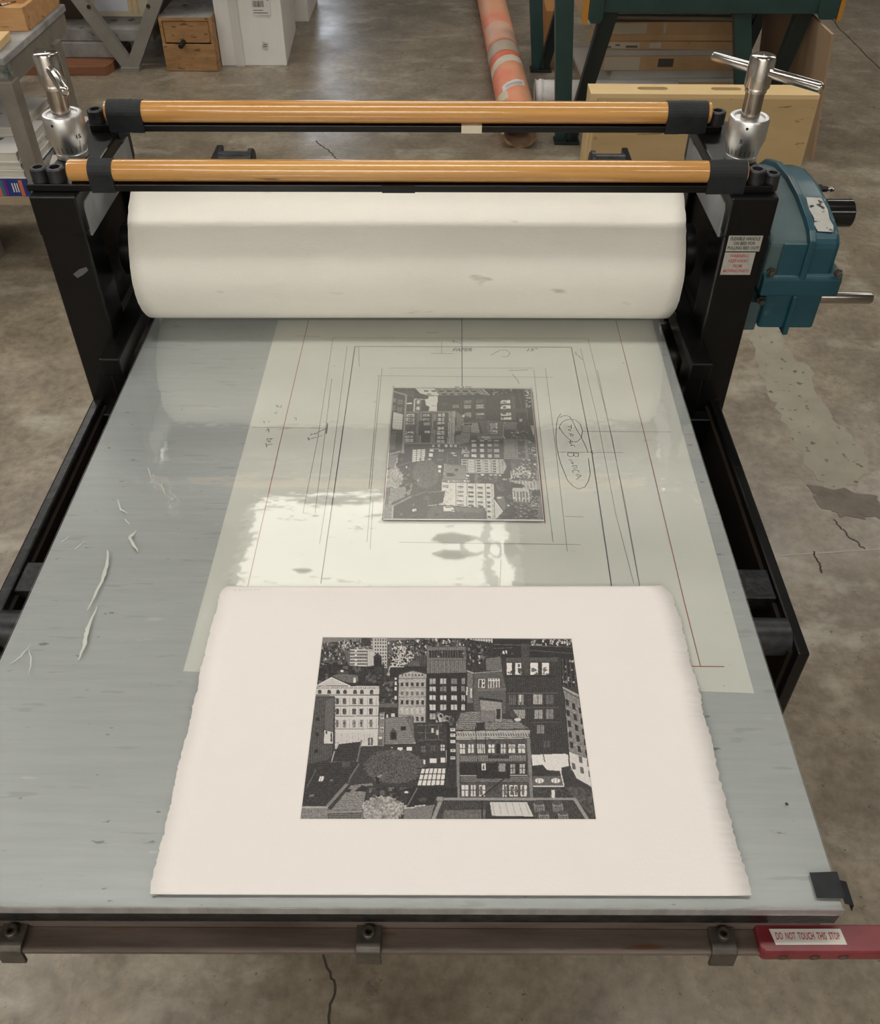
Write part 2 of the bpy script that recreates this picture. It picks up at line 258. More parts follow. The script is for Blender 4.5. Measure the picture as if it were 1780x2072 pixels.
HAND = [[(0.1938,1.1167),(0.1881,1.1058),(0.1847,1.0909),(0.181,1.0598),(0.1803,1.0396),(0.181,1.018),(0.183,0.9978),(0.1863,0.9791),(0.1897,0.9616),(0.196,0.9499),(0.2034,0.9438),(0.2132,0.9484),(0.2195,0.9602),(0.2241,0.9759),(0.2249,0.9965),(0.2253,1.0109)],[(0.1908,1.1059),(0.1952,1.1102),(0.2015,1.1119),(0.2073,1.1088),(0.2108,1.0966),(0.2143,1.0788),(0.2201,1.0583),(0.2244,1.0373),(0.2262,1.0245)],[(0.1883,1.0784),(0.1881,1.0836),(0.1931,1.0942),(0.2004,1.1007),(0.2088,1.1031),(0.2165,1.0998),(0.2221,1.0893),(0.2236,1.0748),(0.2201,1.0583),(0.2132,1.0491),(0.2065,1.0475),(0.1995,1.056),(0.1938,1.0661),(0.1896,1.0774),(0.1887,1.0826)],[(0.2074,1.0896),(0.2063,1.0781)],[(0.2012,1.0843),(0.2075,1.0839)],[(0.2033,1.0745),(0.2014,1.076),(0.2026,1.0776),(0.2051,1.0766),(0.2051,1.0735),(0.2032,1.074)],[(0.2013,1.0677),(0.2083,1.0653)],[(0.2051,1.0668),(0.204,1.0622),(0.2062,1.0612),(0.2086,1.0648)],[(0.1987,1.0479),(0.2118,1.0479)],[(0.2024,1.0525),(0.2017,1.0449)],[(0.2003,1.0439),(0.2021,1.0464),(0.2042,1.044),(0.2027,1.0419),(0.2009,1.0434)],[(0.2004,1.0389),(0.2051,1.04)],[(0.2025,1.0399),(0.2065,1.041),(0.208,1.036)],[(0.1956,1.0226),(0.2123,1.0218)],[(0.1956,1.0226),(0.195,1.0163),(0.1986,1.0134),(0.2033,1.0154),(0.2045,1.0217)],[(0.2042,1.0183),(0.2063,1.0135),(0.2101,1.0136),(0.2119,1.0213)],[(0.1953,1.0066),(0.2007,1.0062)],[(0.1986,1.0009),(0.2001,1.0028),(0.2018,1.001),(0.2002,0.9981),(0.1985,1.0),(0.202,0.9967)],[(0.1984,0.9924),(0.2062,0.9944)],[(0.2004,0.9933),(0.2062,0.9939),(0.2064,0.9896),(0.2005,0.9882)],[(0.2084,0.9794),(0.207,0.984),(0.2021,0.9849),(0.1986,0.982),(0.1995,0.9783)],[(0.2028,0.9737),(0.2061,0.9747),(0.2103,0.9729),(0.2074,0.9692),(0.2039,0.9719)],[(0.2024,0.9636),(0.2109,0.9729)],[(0.1949,0.9576),(0.1958,0.9572)],[(0.2301,1.0245),(0.2343,1.0275)],[(0.2301,1.0245),(0.2354,1.0202)],[(-0.2611,1.133),(-0.2581,1.126)],[(-0.2579,1.1315),(-0.2561,1.126),(-0.254,1.1284),(-0.2525,1.1245),(-0.252,1.1316)],[(-0.2607,1.1112),(-0.2565,1.1151),(-0.2576,1.1097),(-0.2607,1.1109)],[(-0.2674,1.0675),(-0.2615,1.072)],[(-0.266,1.0764),(-0.2617,1.0639)],[(-0.2635,1.0487),(-0.2538,1.0495)],[(-0.2584,1.0459),(-0.2551,1.0488)],[(-0.2617,1.0487),(-0.2622,1.0458),(-0.2596,1.0444)],[(-0.2599,1.043),(-0.2572,1.0437),(-0.2563,1.0409),(-0.2591,1.0409),(-0.2599,1.043)],[(-0.2629,1.0387),(-0.26,1.0288)],[(-0.2617,1.0337),(-0.2523,1.036)],[(-0.2003,1.0524),(-0.1987,1.0467)],[(-0.2003,1.0524),(-0.1974,1.0517),(-0.199,1.0496),(-0.1961,1.0482),(-0.1986,1.0464)],[(-0.1953,1.0496),(-0.19,1.0526),(-0.1863,1.0533)],[(-0.1848,1.0563),(-0.1828,1.0548)],[(-0.1814,1.0556),(-0.1789,1.0578)],[(-0.1974,1.0597),(-0.1948,1.0612)],[(-0.1928,1.0605),(-0.1912,1.0627),(-0.1899,1.0598)],[(-0.188,1.0598),(-0.1866,1.0635)],[(-0.185,1.0665),(-0.1763,1.0732)],[(-0.1735,1.0874),(-0.1727,1.0622)],[(-0.2284,1.101),(-0.2243,1.0995),(-0.224,1.0934)],[(-0.2746,1.092),(-0.2724,1.0867)],[(-0.2673,1.0913),(-0.2646,1.0891)],[(0.0876,1.2741),(0.1025,1.2888),(0.1146,1.291),(0.1213,1.2808),(0.1161,1.2704),(0.1065,1.2703)],[(0.2343,1.2865),(0.2356,1.2762)],[(0.238,1.2763),(0.2438,1.2633)],[(0.022,1.3172),(0.0378,1.3076)],[(0.022,1.3172),(0.0245,1.3108)],[(0.1219,1.2205),(0.1292,1.2052),(0.132,1.1938)],[(-0.0248,1.3413),(-0.0039,1.3424)],[(0.1166,1.2303),(0.1494,1.2327)]]
SHEET = [(-0.296, 0.6273), (0.3712, 0.6053), (0.3835, 1.3885), (-0.2935, 1.3785)]
TXT = {'PAPER':[(0.0215,1.2852),(0.0549,1.2856),(0.0215,1.2956)],'INCH':[(0.1506,1.287),(0.1668,1.2873),(0.1512,1.2975)],'PLATE':[(0.024,1.1772),(0.0515,1.1776),(0.024,1.1852)]}
SCR = [[(-0.4531,0.9125),(-0.4422,0.8903),(-0.4311,0.8832)],[(-0.4322,0.8731),(-0.4219,0.8618)],[(-0.4096,0.8514),(-0.4161,0.8375),(-0.398,0.8123)],[(-0.4387,0.8151),(-0.4328,0.7905),(-0.4305,0.762),(-0.4349,0.7135)],[(-0.425,0.7195),(-0.4261,0.6849),(-0.4227,0.6628),(-0.423,0.6386)],[(-0.4874,0.6606),(-0.4934,0.643),(-0.5028,0.6323)],[(-0.4883,0.6538),(-0.4792,0.6405),(-0.4742,0.6171)],[(-0.4834,0.8146),(-0.4749,0.8315)],[(-0.5052,0.8277),(-0.499,0.8398)],[(-0.4271,0.9793),(-0.415,0.9534)],[(-0.3992,0.9438),(-0.3869,0.9209)]]
PATCH = [(1.075,2.702),(1.185,2.672),(1.163,2.531),(1.219,2.438),(1.199,2.291),(1.214,2.168),(1.251,2.052),(1.235,1.922),(1.109,1.838),(1.064,1.919),(1.057,2.095),(1.051,2.239),(1.045,2.395)]
PATCH2 = [(1.048,1.868),(1.234,1.84),(1.203,1.752),(1.092,1.745),(1.055,1.798)]
SEAM = [(0.886,1.605),(1.16,1.631)]
CRACK = [(-0.2,0.664),(-0.2,0.63),(-0.185,0.598),(-0.175,0.578),(-0.179,0.551),(-0.18,0.519)]
CRACK2 = [(2.55,6.653),(2.506,6.104),(2.494,5.365)]
CRACK3 = [(-0.631,4.283),(-0.544,4.138),(-0.487,4.027)]
TAPEF = [(-0.721,0.668),(-0.627,0.669),(-0.624,0.652),(-0.717,0.647)]
TAPE_Q = [(0.3724,0.3995),(0.4,0.4008),(0.3994,0.3754),(0.3724,0.3756)]
EPRINT = [(-0.1359, 0.6753), (0.1664, 0.6769), (0.1691, 0.451), (-0.1341, 0.4477)]
PLATE_Q = [(-0.0748, 0.8749), (0.1487, 0.8759), (0.1508, 1.1754), (-0.0754, 1.1749)]
PLATE_T = [(-0.0754, 1.1749), (0.1508, 1.1754), (0.1487, 0.8759), (-0.0748, 0.8749)]

# ------------------------------------------------------------------ setting
def floor_mat():
    m = bpy.data.materials.new('polished_concrete'); m.use_nodes = True; nt = m.node_tree; N = nt.nodes; L = nt.links; b = N['Principled BSDF']
    tc = N.new('ShaderNodeTexCoord')
    def noise(s, d, loc=(0, 0, 0), sc=(1, 1, 1)):
        mp = N.new('ShaderNodeMapping'); mp.inputs['Location'].default_value = loc; mp.inputs['Scale'].default_value = sc
        L.new(tc.outputs['Object'], mp.inputs[0]); n = N.new('ShaderNodeTexNoise'); n.inputs['Scale'].default_value = s
        n.inputs['Detail'].default_value = d; n.inputs['Roughness'].default_value = 0.65; L.new(mp.outputs[0], n.inputs[0]); return n.outputs['Fac']
    def ramp(x, a, b_, ca, cb):
        r = N.new('ShaderNodeValToRGB'); e = r.color_ramp.elements; e[0].position = a; e[1].position = b_; e[0].color = (*ca, 1); e[1].color = (*cb, 1); L.new(x, r.inputs[0]); return r.outputs[0]
    def mix(a, b_, f, mode='MIX'):
        x = N.new('ShaderNodeMix'); x.data_type = 'RGBA'; x.blend_type = mode
        for s, v in ((6, a), (7, b_), (0, f)):
            if hasattr(v, 'links'): L.new(v, x.inputs[s])
            else: x.inputs[s].default_value = v
        return x.outputs[2]
    base = ramp(noise(1.3, 8), 0.3, 0.7, (0.180, 0.147, 0.107), (0.310, 0.265, 0.202))
    c = mix(base, ramp(noise(6, 8, (3, 1, 0)), 0.38, 0.66, (0.72, 0.71, 0.69), (1.15, 1.14, 1.12)), 1.0, 'MULTIPLY')
    c = mix(c, ramp(noise(38, 7, (2, 6, 0)), 0.36, 0.62, (0.70, 0.68, 0.66), (1.12, 1.12, 1.12)), 0.8, 'MULTIPLY')
    c = mix(c, (0.44, 0.40, 0.33, 1), ramp(noise(3.2, 9, (7, 2, 0), (1, 1.6, 1)), 0.54, 0.68, (0, 0, 0), (0.65, 0.65, 0.65)))
    c = mix(c, (0.06, 0.048, 0.036, 1), ramp(noise(11, 6, (1, 9, 0)), 0.645, 0.72, (0, 0, 0), (0.5, 0.5, 0.5)))
    c = mix(c, (0.045, 0.036, 0.028, 1), ramp(noise(48, 3, (4, 4, 0)), 0.675, 0.71, (0, 0, 0), (0.7, 0.7, 0.7)))
    L.new(c, b.inputs['Base Color'])
    L.new(ramp(noise(2.4, 7, (5, 5, 0)), 0.35, 0.65, (0.24, 0.24, 0.24), (0.42, 0.42, 0.42)), b.inputs['Roughness'])
    bp = N.new('ShaderNodeBump'); bp.inputs['Strength'].default_value = 0.08; bp.inputs['Distance'].default_value = 0.004; L.new(noise(45, 5), bp.inputs['Height']); L.new(bp.outputs[0], b.inputs['Normal'])
    return m
CONC = floor_mat()
RX0, RX1, RY0, RY1, RH = -7.0, 7.5, -4.5, 9.6, 3.4
fl = put('floor', MB().box(RX0, RX1, RY0, RY1, -0.12, 0.0), CONC, kind='structure')
WALLM = mat('painted_block_wall', (0.55, 0.54, 0.51), 0.8, c2=(0.60, 0.59, 0.56), scale=3)
CEILM = mat('dark_ceiling_deck', (0.24, 0.235, 0.225), 0.85)
WX0, WX1 = -1.75, -1.05
put('wall_back', MB().box(RX0, WX0, RY1, RY1+0.15, 0, RH).box(WX1, RX1, RY1, RY1+0.15, 0, RH).box(WX0, WX1, RY1, RY1+0.15, 0, 0.75).box(WX0, WX1, RY1, RY1+0.15, 2.3, RH), WALLM, kind='structure')
put('wall_left', MB().box(RX0-0.15, RX0, RY0, RY1, 0, RH), WALLM, kind='structure')
put('wall_right', MB().box(RX1, RX1+0.15, RY0, RY1, 0, RH), WALLM, kind='structure')
put('wall_front', MB().box(RX0, RX1, RY0-0.15, RY0, 0, RH), WALLM, kind='structure')
put('ceiling', MB().box(RX0, RX1, RY0, RY1, RH, RH+0.1), CEILM, kind='structure')
win = put('window_1', MB().box(WX0, WX0+0.05, RY1, RY1+0.12, 0.75, 2.3).box(WX1-0.05, WX1, RY1, RY1+0.12, 0.75, 2.3).box(WX0+0.05, WX1-0.05, RY1, RY1+0.12, 0.75, 0.8).box(WX0+0.05, WX1-0.05, RY1, RY1+0.12, 2.25, 2.3).box(WX0+0.05, WX1-0.05, RY1+0.02, RY1+0.1, 1.5, 1.54), GREYM, kind='structure')
put('daylit_pane', MB().box(WX0+0.05, WX1-0.05, RY1+0.05, RY1+0.06, 0.8, 2.25), mat('daylight_pane', (0.8, 0.85, 1), 0.3, emit=((0.80, 0.88, 1.0), 2.6)), win)

JOINT = mat('joint_filler', (0.40, 0.37, 0.31), 0.7); CRK = mat('crack_dark', (0.045, 0.036, 0.027), 0.8)
PATCHM = mat('worn_concrete_patch', (0.27, 0.245, 0.19), 0.6, c2=(0.33, 0.30, 0.235), scale=9, specs=[((0.11, 0.095, 0.075), 30, 0.62)])
PATCHD = mat('rough_concrete_patch', (0.15, 0.125, 0.10), 0.8, c2=(0.21, 0.185, 0.15), scale=16, bump=0.4, bscale=40)
def crooked(pts, amp, n=10):
    o = []
    for (a, b), (c, d) in zip(pts, pts[1:]):
        for k in range(n): t = k/n; o.append((a+(c-a)*t+random.uniform(-amp, amp), b+(d-b)*t+random.uniform(-amp, amp)))
    return o + [pts[-1]]
def slab_outline(pts, amp, n=6):
    o = crooked(list(pts)+[pts[0]], amp, n); return o[:-1]
put('joint_line', MB().ribbon(SEAM + [(7.4, 2.15)], 0.006, 0.0006), JOINT, fl)
put('floor_crack', MB().ribbon(crooked(CRACK + [(-0.17, 0.3)], 0.0025, 3), 0.0045, 0.0006), CRK, fl)
put('floor_crack', MB().ribbon(crooked(CRACK2, 0.004), 0.009, 0.0006), CRK, fl)
put('floor_crack', MB().ribbon(crooked(CRACK3, 0.006), 0.006, 0.0006), CRK, fl)
put('floor_crack', MB().ribbon(crooked([(0.98, 1.62), (0.985, 1.58), (0.98, 1.545)], 0.003), 0.004, 0.0006), CRK, fl)
put('floor_crack', MB().ribbon(crooked([(1.07, 1.74), (1.09, 1.68), (1.12, 1.63)], 0.004), 0.004, 0.0006), CRK, fl)
put('concrete_patch', MB().prism(slab_outline(PATCH, 0.012), 'z', -0.01, 0.0008), PATCHM, fl)
put('concrete_patch', MB().prism(slab_outline(PATCH2, 0.012), 'z', -0.01, 0.0012), PATCHD, fl)
put('old_tape_strip', MB().prism(TAPEF, 'z', 0.0002, 0.0008), mat('old_clear_tape', (0.16, 0.135, 0.10), 0.3, c2=(0.10, 0.08, 0.06), scale=30), fl)

# ceiling fixtures: real lamps over the shop
LAMPM = mat('lamp_diffuser', (1, 1, 1), 0.5, emit=((1.0, 0.962, 0.89), LAMP))
FRAMEM = mat('lamp_frame', (0.7, 0.7, 0.7), 0.4)
LAMPDIM = mat('dim_lamp_diffuser', (1, 1, 1), 0.5, emit=((1.0, 0.95, 0.85), 1.4))
def lamp(x, y, lx, ly, label, z=3.17, tubes=2, split=None):
    t = thing('ceiling_light', label, 'light', (x, y, z), 'ceiling lights over the press room')
    put('lamp_housing', MB().box(x-lx/2-0.03, x+lx/2+0.03, y-ly/2-0.03, y+ly/2+0.03, z+0.02, z+0.10).cyl((x-lx/3, y, z+0.10), (x-lx/3, y, RH), 0.006, 8).cyl((x+lx/3, y, z+0.10), (x+lx/3, y, RH), 0.006, 8), FRAMEM, t)
    g = ly/tubes
    for a, b in (split or []):
        put('diffuser', MB().box(a, b, y-ly/2+0.015, y+ly/2-0.015, z-0.005, z+0.02), LAMPDIM, t)
    if split: return
    for k in range(tubes):
        put('diffuser', MB().box(x-lx/2, x+lx/2, y-ly/2+g*k+0.015, y-ly/2+g*(k+1)-0.015, z-0.005, z+0.02), LAMPM, t)
LAMPS = [(-0.30, 2.93, 1.30, 0.56, 'twin-tube ceiling light mirrored in the press bed', 1), (-0.1, 1.02, 3.0, 0.24, 'long ceiling light right above the press roller', 1), (-0.9, -3.4, 3.8, 1.0, 'long ceiling light behind the viewer', 2),
         (-3.1, 1.9, 2.0, 0.4, 'ceiling light over the left aisle', 2), (3.4, 2.4, 1.2, 0.24, 'ceiling light over the right aisle', 2),
         (-2.6, 4.2, 2.0, 0.34, 'ceiling light over the grey trestle table', 2), (0.5, 4.5, 2.4, 0.36, 'ceiling light over the pink paper tube', 2), (3.2, 4.8, 2.0, 0.34, 'ceiling light beyond the green bench', 2),
         (-2.6, -1.6, 1.25, 0.3, 'ceiling light behind the viewer on the left', 2), (2.6, -1.6, 1.25, 0.3, 'ceiling light behind the viewer on the right', 2)]
for a in LAMPS: lamp(*a[:5], tubes=a[5], split=((-0.922, 0.19), (0.247, 0.318)) if 'mirrored' in a[4] else None)

# ------------------------------------------------------------------ etching press
PV = Vector((-0.055, 1.42, 0)); PM = Matrix.Translation(PV) @ Matrix.Rotation(0.011, 4, 'Z') @ Matrix.Translation(-PV)
press = thing('etching_press', 'large black etching press with grey flat bed and felt-wrapped roller', 'press', (-0.06, 1.42, 0))
def pp(name, mb, m, parent=press, rot=True, **k):
    mb = mb if isinstance(mb, MB) else _wrap(mb)
    if rot: mb.xf(PM)
    return put(name, mb, m, parent, **k)
def _wrap(bm): m = MB.__new__(MB); m.bm = bm; return m
Z = BED
# --- bed
bed = pp('bed_plate', MB().prism([(-0.518, 0.358), (0.396, 0.366), (0.396, 1.66), (-0.518, 1.66)], 'z', Z-0.034, Z-0.0155), BLACKBRUSH, rot=False)
put('bed_surface', MB().prism([(-0.518, 0.3585), (0.396, 0.3665), (0.396, 1.66), (-0.518, 1.66)], 'z', Z-0.0154, Z-0.0035, bev=0.0006), ZINC, bed, label='grey galvanised metal bed top')
# front angle iron: dark upright leg, rusty flange toward the viewer
put('front_angle_iron', MB().prism([(-0.517, 0.3615), (0.385, 0.3685), (0.385, 0.3735), (-0.517, 0.3665)], 'z', Z-0.062, Z-0.0345).prism([(-0.517, 0.338), (0.388, 0.346), (0.388, 0.3685), (-0.517, 0.3615)], 'z', Z-0.062, Z-0.056, bev=0.0008), RUST, bed, label='rusty steel angle along the bed front')
for cx, cy in ((-0.411, 0.350), (-0.060, 0.353), (0.2885, 0.3555)):
    w = 0.0125
    cl = MB().prism([(cy+0.016, Z-0.0555), (cy+0.016, Z-0.0495), (cy-0.008, Z-0.0495), (cy-0.0125, Z-0.054), (cy-0.0145, Z-0.0775), (cy-0.0105, Z-0.0775), (cy-0.0085, Z-0.0555)], 'x', cx-w, cx+w, bev=0.0012)
    cl.lathe([(0.0062, 0), (0.0062, 0.006), (0.0052, 0.007), (0.0034, 0.007), (0.0034, 0.0035)], (cx, cy+0.004, Z-0.0495), seg=16)
    put('clip', cl, CLIPM, bed)
# --- red bed stop
st = put('bed_stop', MB().prism([(0.322, 0.347), (0.326, 0.3425), (0.52, 0.345), (0.52, 0.372), (0.442, 0.3705), (0.322, 0.3695)], 'z', Z-0.064, Z-0.046, bev=0.002), RED, press, label='red stop block at the bed corner')
put('sticker', MB().prism([(0.3375, 0.350), (0.407, 0.351), (0.405, 0.3655), (0.3345, 0.3645)], 'z', Z-0.046, Z-0.0455), WHITELAB, st, label='white sticker with red capitals')
put('sticker_lettering', text_bm('DO  NOT  TOUCH  THIS  STOP', 0.063, 0.0068, (0.3395, 0.3545, Z-0.0453), (1, 0.012, 0), (-0.03, 1, 0)), INKR, st)
for x in (0.345, 0.376, 0.404):
    put('bolt', MB().lathe([(0.0052, 0.0), (0.0052, 0.0012), (0.0036, 0.0012), (0.003, 0.0004)], (x, 0.3432+(x-0.326)*0.0129, Z-0.057), (0, -1, 0), 18), CLIPM, st)
# --- posts, top blocks, side plates
XL0, XL1, XR0, XR1 = -0.622, -0.553, 0.440, 0.510
YF, YB = 1.272, 1.572
for (a, b, nm) in ((XL0, XL1, 'left'), (XR0, XR1, 'right')):
    for y0 in (YF, YB-0.07):
        po = pp('post', MB().box(a, b, y0, y0+0.07, 0.0, Z+0.268, bev=0.003), BLACK)
        if nm == 'right' and y0 == YF: postR = po
        if nm == 'left' and y0 == YF: postL = po
        for y in (y0,):
            pp('foot_pad', MB().box(a-0.03, b+0.03, y0-0.03, y0+0.1, 0.0, 0.02, bev=0.002), BLACK, po)
    pp('top_block', MB().box(a-0.001, b+0.001, YF-0.001, YB+0.001, Z+0.222, Z+0.289, bev=0.003), BLACK)
    inn, out = (b, a) if nm == 'left' else (a, b)
    sg = 1 if nm == 'left' else -1
    side = pp('bearing_carrier', MB().box(min(inn-sg*0.012, out+sg*0.006), max(inn-sg*0.012, out+sg*0.006), YF+0.0705, YB-0.0705, Z+0.04, Z+0.205), INNER)
    xx = inn + sg*0.001
    pass
    pl = MB(); P = [(1.292, 0.213), (1.292, 0.262), (1.297, 0.268), (1.55, 0.268), (1.55, 0.213)] 
    pl.prism([(y, Z+z) for y, z in P], 'x', xx-sg*0.004, xx+sg*0.002)
    pp('guard_panel', pl, ALU, side, label='pale grey metal panel inside the black frame')
    # cross members beneath the bed and leg stretchers
    pp('stretcher', MB().box(a+0.01, b-0.01, YF+0.07, YB-0.07, 0.12, 0.18, bev=0.003), BLACK)
for y in (1.29, 1.55):
    pp('cross_beam', MB().box(XL1, XR0, y-0.03, y+0.03, Z-0.42, Z-0.34, bev=0.003), BLACK)
pp('lower_roller', MB().cyl((XL1-0.01, 1.415, Z-0.10), (XR0+0.01, 1.415, Z-0.10), 0.062, 32), RODSTEEL)
# warning stickers on the right front post
yf = YF-0.0012
s1 = pp('warning_sticker', MB().box(0.4475, 0.5005, yf, YF-0.0002, Z+0.199, Z+0.2265), LABELGREY, postR, label='small aged sticker with black capitals')
s2 = pp('warning_sticker', MB().box(0.4475, 0.4955, yf, YF-0.0002, Z+0.157, Z+0.197), LABELGREY, postR, label='small aged sticker with red capitals')
yt = yf-0.0003
for s, w, z, m in (('FLEXIBLE HANDLE', 0.046, 0.2185, INKB), ('ON BED FOR', 0.034, 0.2105, INKB), ('PULLING BED OUT!', 0.049, 0.2025, INKB), ('WARNING:', 0.031, 0.1885, INKR), ('KEEP AWAY', 0.031, 0.1795, INKR), ('FROM', 0.014, 0.1705, INKR), ('MOVING PARTS', 0.041, 0.1615, INKR)):
    x = (0.474 if m == INKB else 0.4715) - w/2
    pp('sticker_lettering', text_bm(s, w, 0.0056, (x, yt, Z+z), (1, 0, 0), (0, 0, 1)), m, postR)
pp('paint_chip', MB().prism([(-0.590, 0.098), (-0.578, 0.107), (-0.566, 0.111), (-0.564, 0.105), (-0.574, 0.097), (-0.585, 0.091)], 'y', YF-0.0006, YF+0.0002).xf(Matrix.Translation((0, 0, Z+0.057))), mat('bare_chip', (0.10, 0.095, 0.10), 0.6), postL)
# --- cap screws
def cap_screw(x, y, z, r, h, parent, nm='cap_screw'):
    c = MB().lathe([(r*1.02, 0), (r*1.02, 0.001), (r, 0.002), (r, h-0.002), (r-0.002, h)], (x, y, z), seg=28, cap=False)
    bm = c.bm
    ring = [v for v in bm.verts if abs(v.co.z-(z+h)) < 1e-6]
    cen = Vector((x, y, 0)); ring.sort(key=lambda v: math.atan2(v.co.y-y, v.co.x-x))
    hexr = r*0.62
    def hx(t):
        k = (t+math.pi/6) % (math.pi/3) - math.pi/6; return hexr*math.cos(math.pi/6)/math.cos(k)
    top = []; bot = []
    for v in ring:
        t = math.atan2(v.co.y-y, v.co.x-x); q = hx(t)
        top.append(bm.verts.new((x+q*math.cos(t), y+q*math.sin(t), z+h))); bot.append(bm.verts.new((x+q*math.cos(t), y+q*math.sin(t), z+h*0.35)))
    n = len(ring)
    for i in range(n):
        j = (i+1) % n
        bm.faces.new((ring[i], ring[j], top[j], top[i])); bm.faces.new((top[i], top[j], bot[j], bot[i]))
    bm.faces.new(bot); bmesh.ops.recalc_face_normals(bm, faces=bm.faces)
    return pp(nm, c, BOLT, parent)
ZT = Z+0.289
# --- crossbars with oak dowels taped on
for (yc, sx0, sx1, dx0, dx1, tapes, front) in ((1.305, -0.628, 0.503, -0.563, 0.462, ((-0.530, -0.494), (0.402, 0.459)), True), (1.536, -0.600, 0.480, -0.571, 0.459, ((-0.566, -0.507), (0.383, 0.452)), False)):
    hb = 0.012
    bar = pp('crossbar', MB().box(sx0, sx1, yc-0.019, yc+0.019, ZT+0.0005, ZT+hb, bev=0.0012), BLACK)
    r = 0.0165 if front else 0.0185
    yd = yc - 0.004; zd = ZT+hb+r*0.98
    dw = MB().lathe([(r-0.004, 0), (r-0.001, 0.0012), (r, 0.004), (r, dx1-dx0-0.004), (r-0.001, dx1-dx0-0.0012), (r-0.004, dx1-dx0)], (dx0, yd, zd), (1, 0, 0), 32)
    d = pp('dowel', dw, DOWEL, bar, label='round varnished oak dowel')
    for (a, b) in tapes:
        # tape wound round dowel and bar
        prof = []
        for k in range(0, 13):
            t = math.pi*k/12; prof.append((yd + (r+0.0012)*math.cos(t), zd + (r+0.0012)*math.sin(t)))
        prof += [(yc-0.0205, ZT-0.0008), (yc+0.0205, ZT-0.0008)]
        n = 3 if (b-a) > 0.045 else 1; tb = MB()
        for q in range(n):
            e = 0.0004*(q % 2); x0 = a+(b-a)*q/n; x1 = a+(b-a)*(q+1)/n + (0.0 if q == n-1 else 0.001)
            tb.prism([(p[0]*(1)+0, p[1]+e) for p in prof], 'x', x0, x1)
        pp('cloth_tape', tb, TAPE, bar, label='black cloth tape wrap', smooth=False)
    if not front:
        pp('masking_tape', MB().box(0.0345, 0.0695, yc-0.0198, yc+0.0198, ZT-0.0006, ZT+hb+0.0006), MASK, bar)
        pp('loose_tape_end', MB().prism([(-0.563, ZT-0.001), (-0.535, ZT-0.001), (-0.538, ZT-0.006), (-0.548, ZT-0.012), (-0.558, ZT-0.012)], 'y', yc-0.0225, yc-0.0215), TAPE, bar)
    else:
        pp('clear_tape_end', MB().box(-0.09, -0.04, yc-0.0195, yc+0.0195, ZT-0.0003, ZT+hb+0.0003), BLACK, bar)
cap_screw(-0.6095, 1.302, ZT+0.012, 0.0128, 0.021, press); cap_screw(-0.584, 1.302, ZT+0.012, 0.0138, 0.021, press)
cap_screw(0.478, 1.302, ZT+0.012, 0.0138, 0.021, press); cap_screw(0.5035, 1.303, ZT+0.0005, 0.0115, 0.026, press)
cap_screw(-0.590, 1.533, ZT+0.012, 0.0138, 0.022, press); cap_screw(0.472, 1.533, ZT+0.012, 0.0138, 0.022, press)
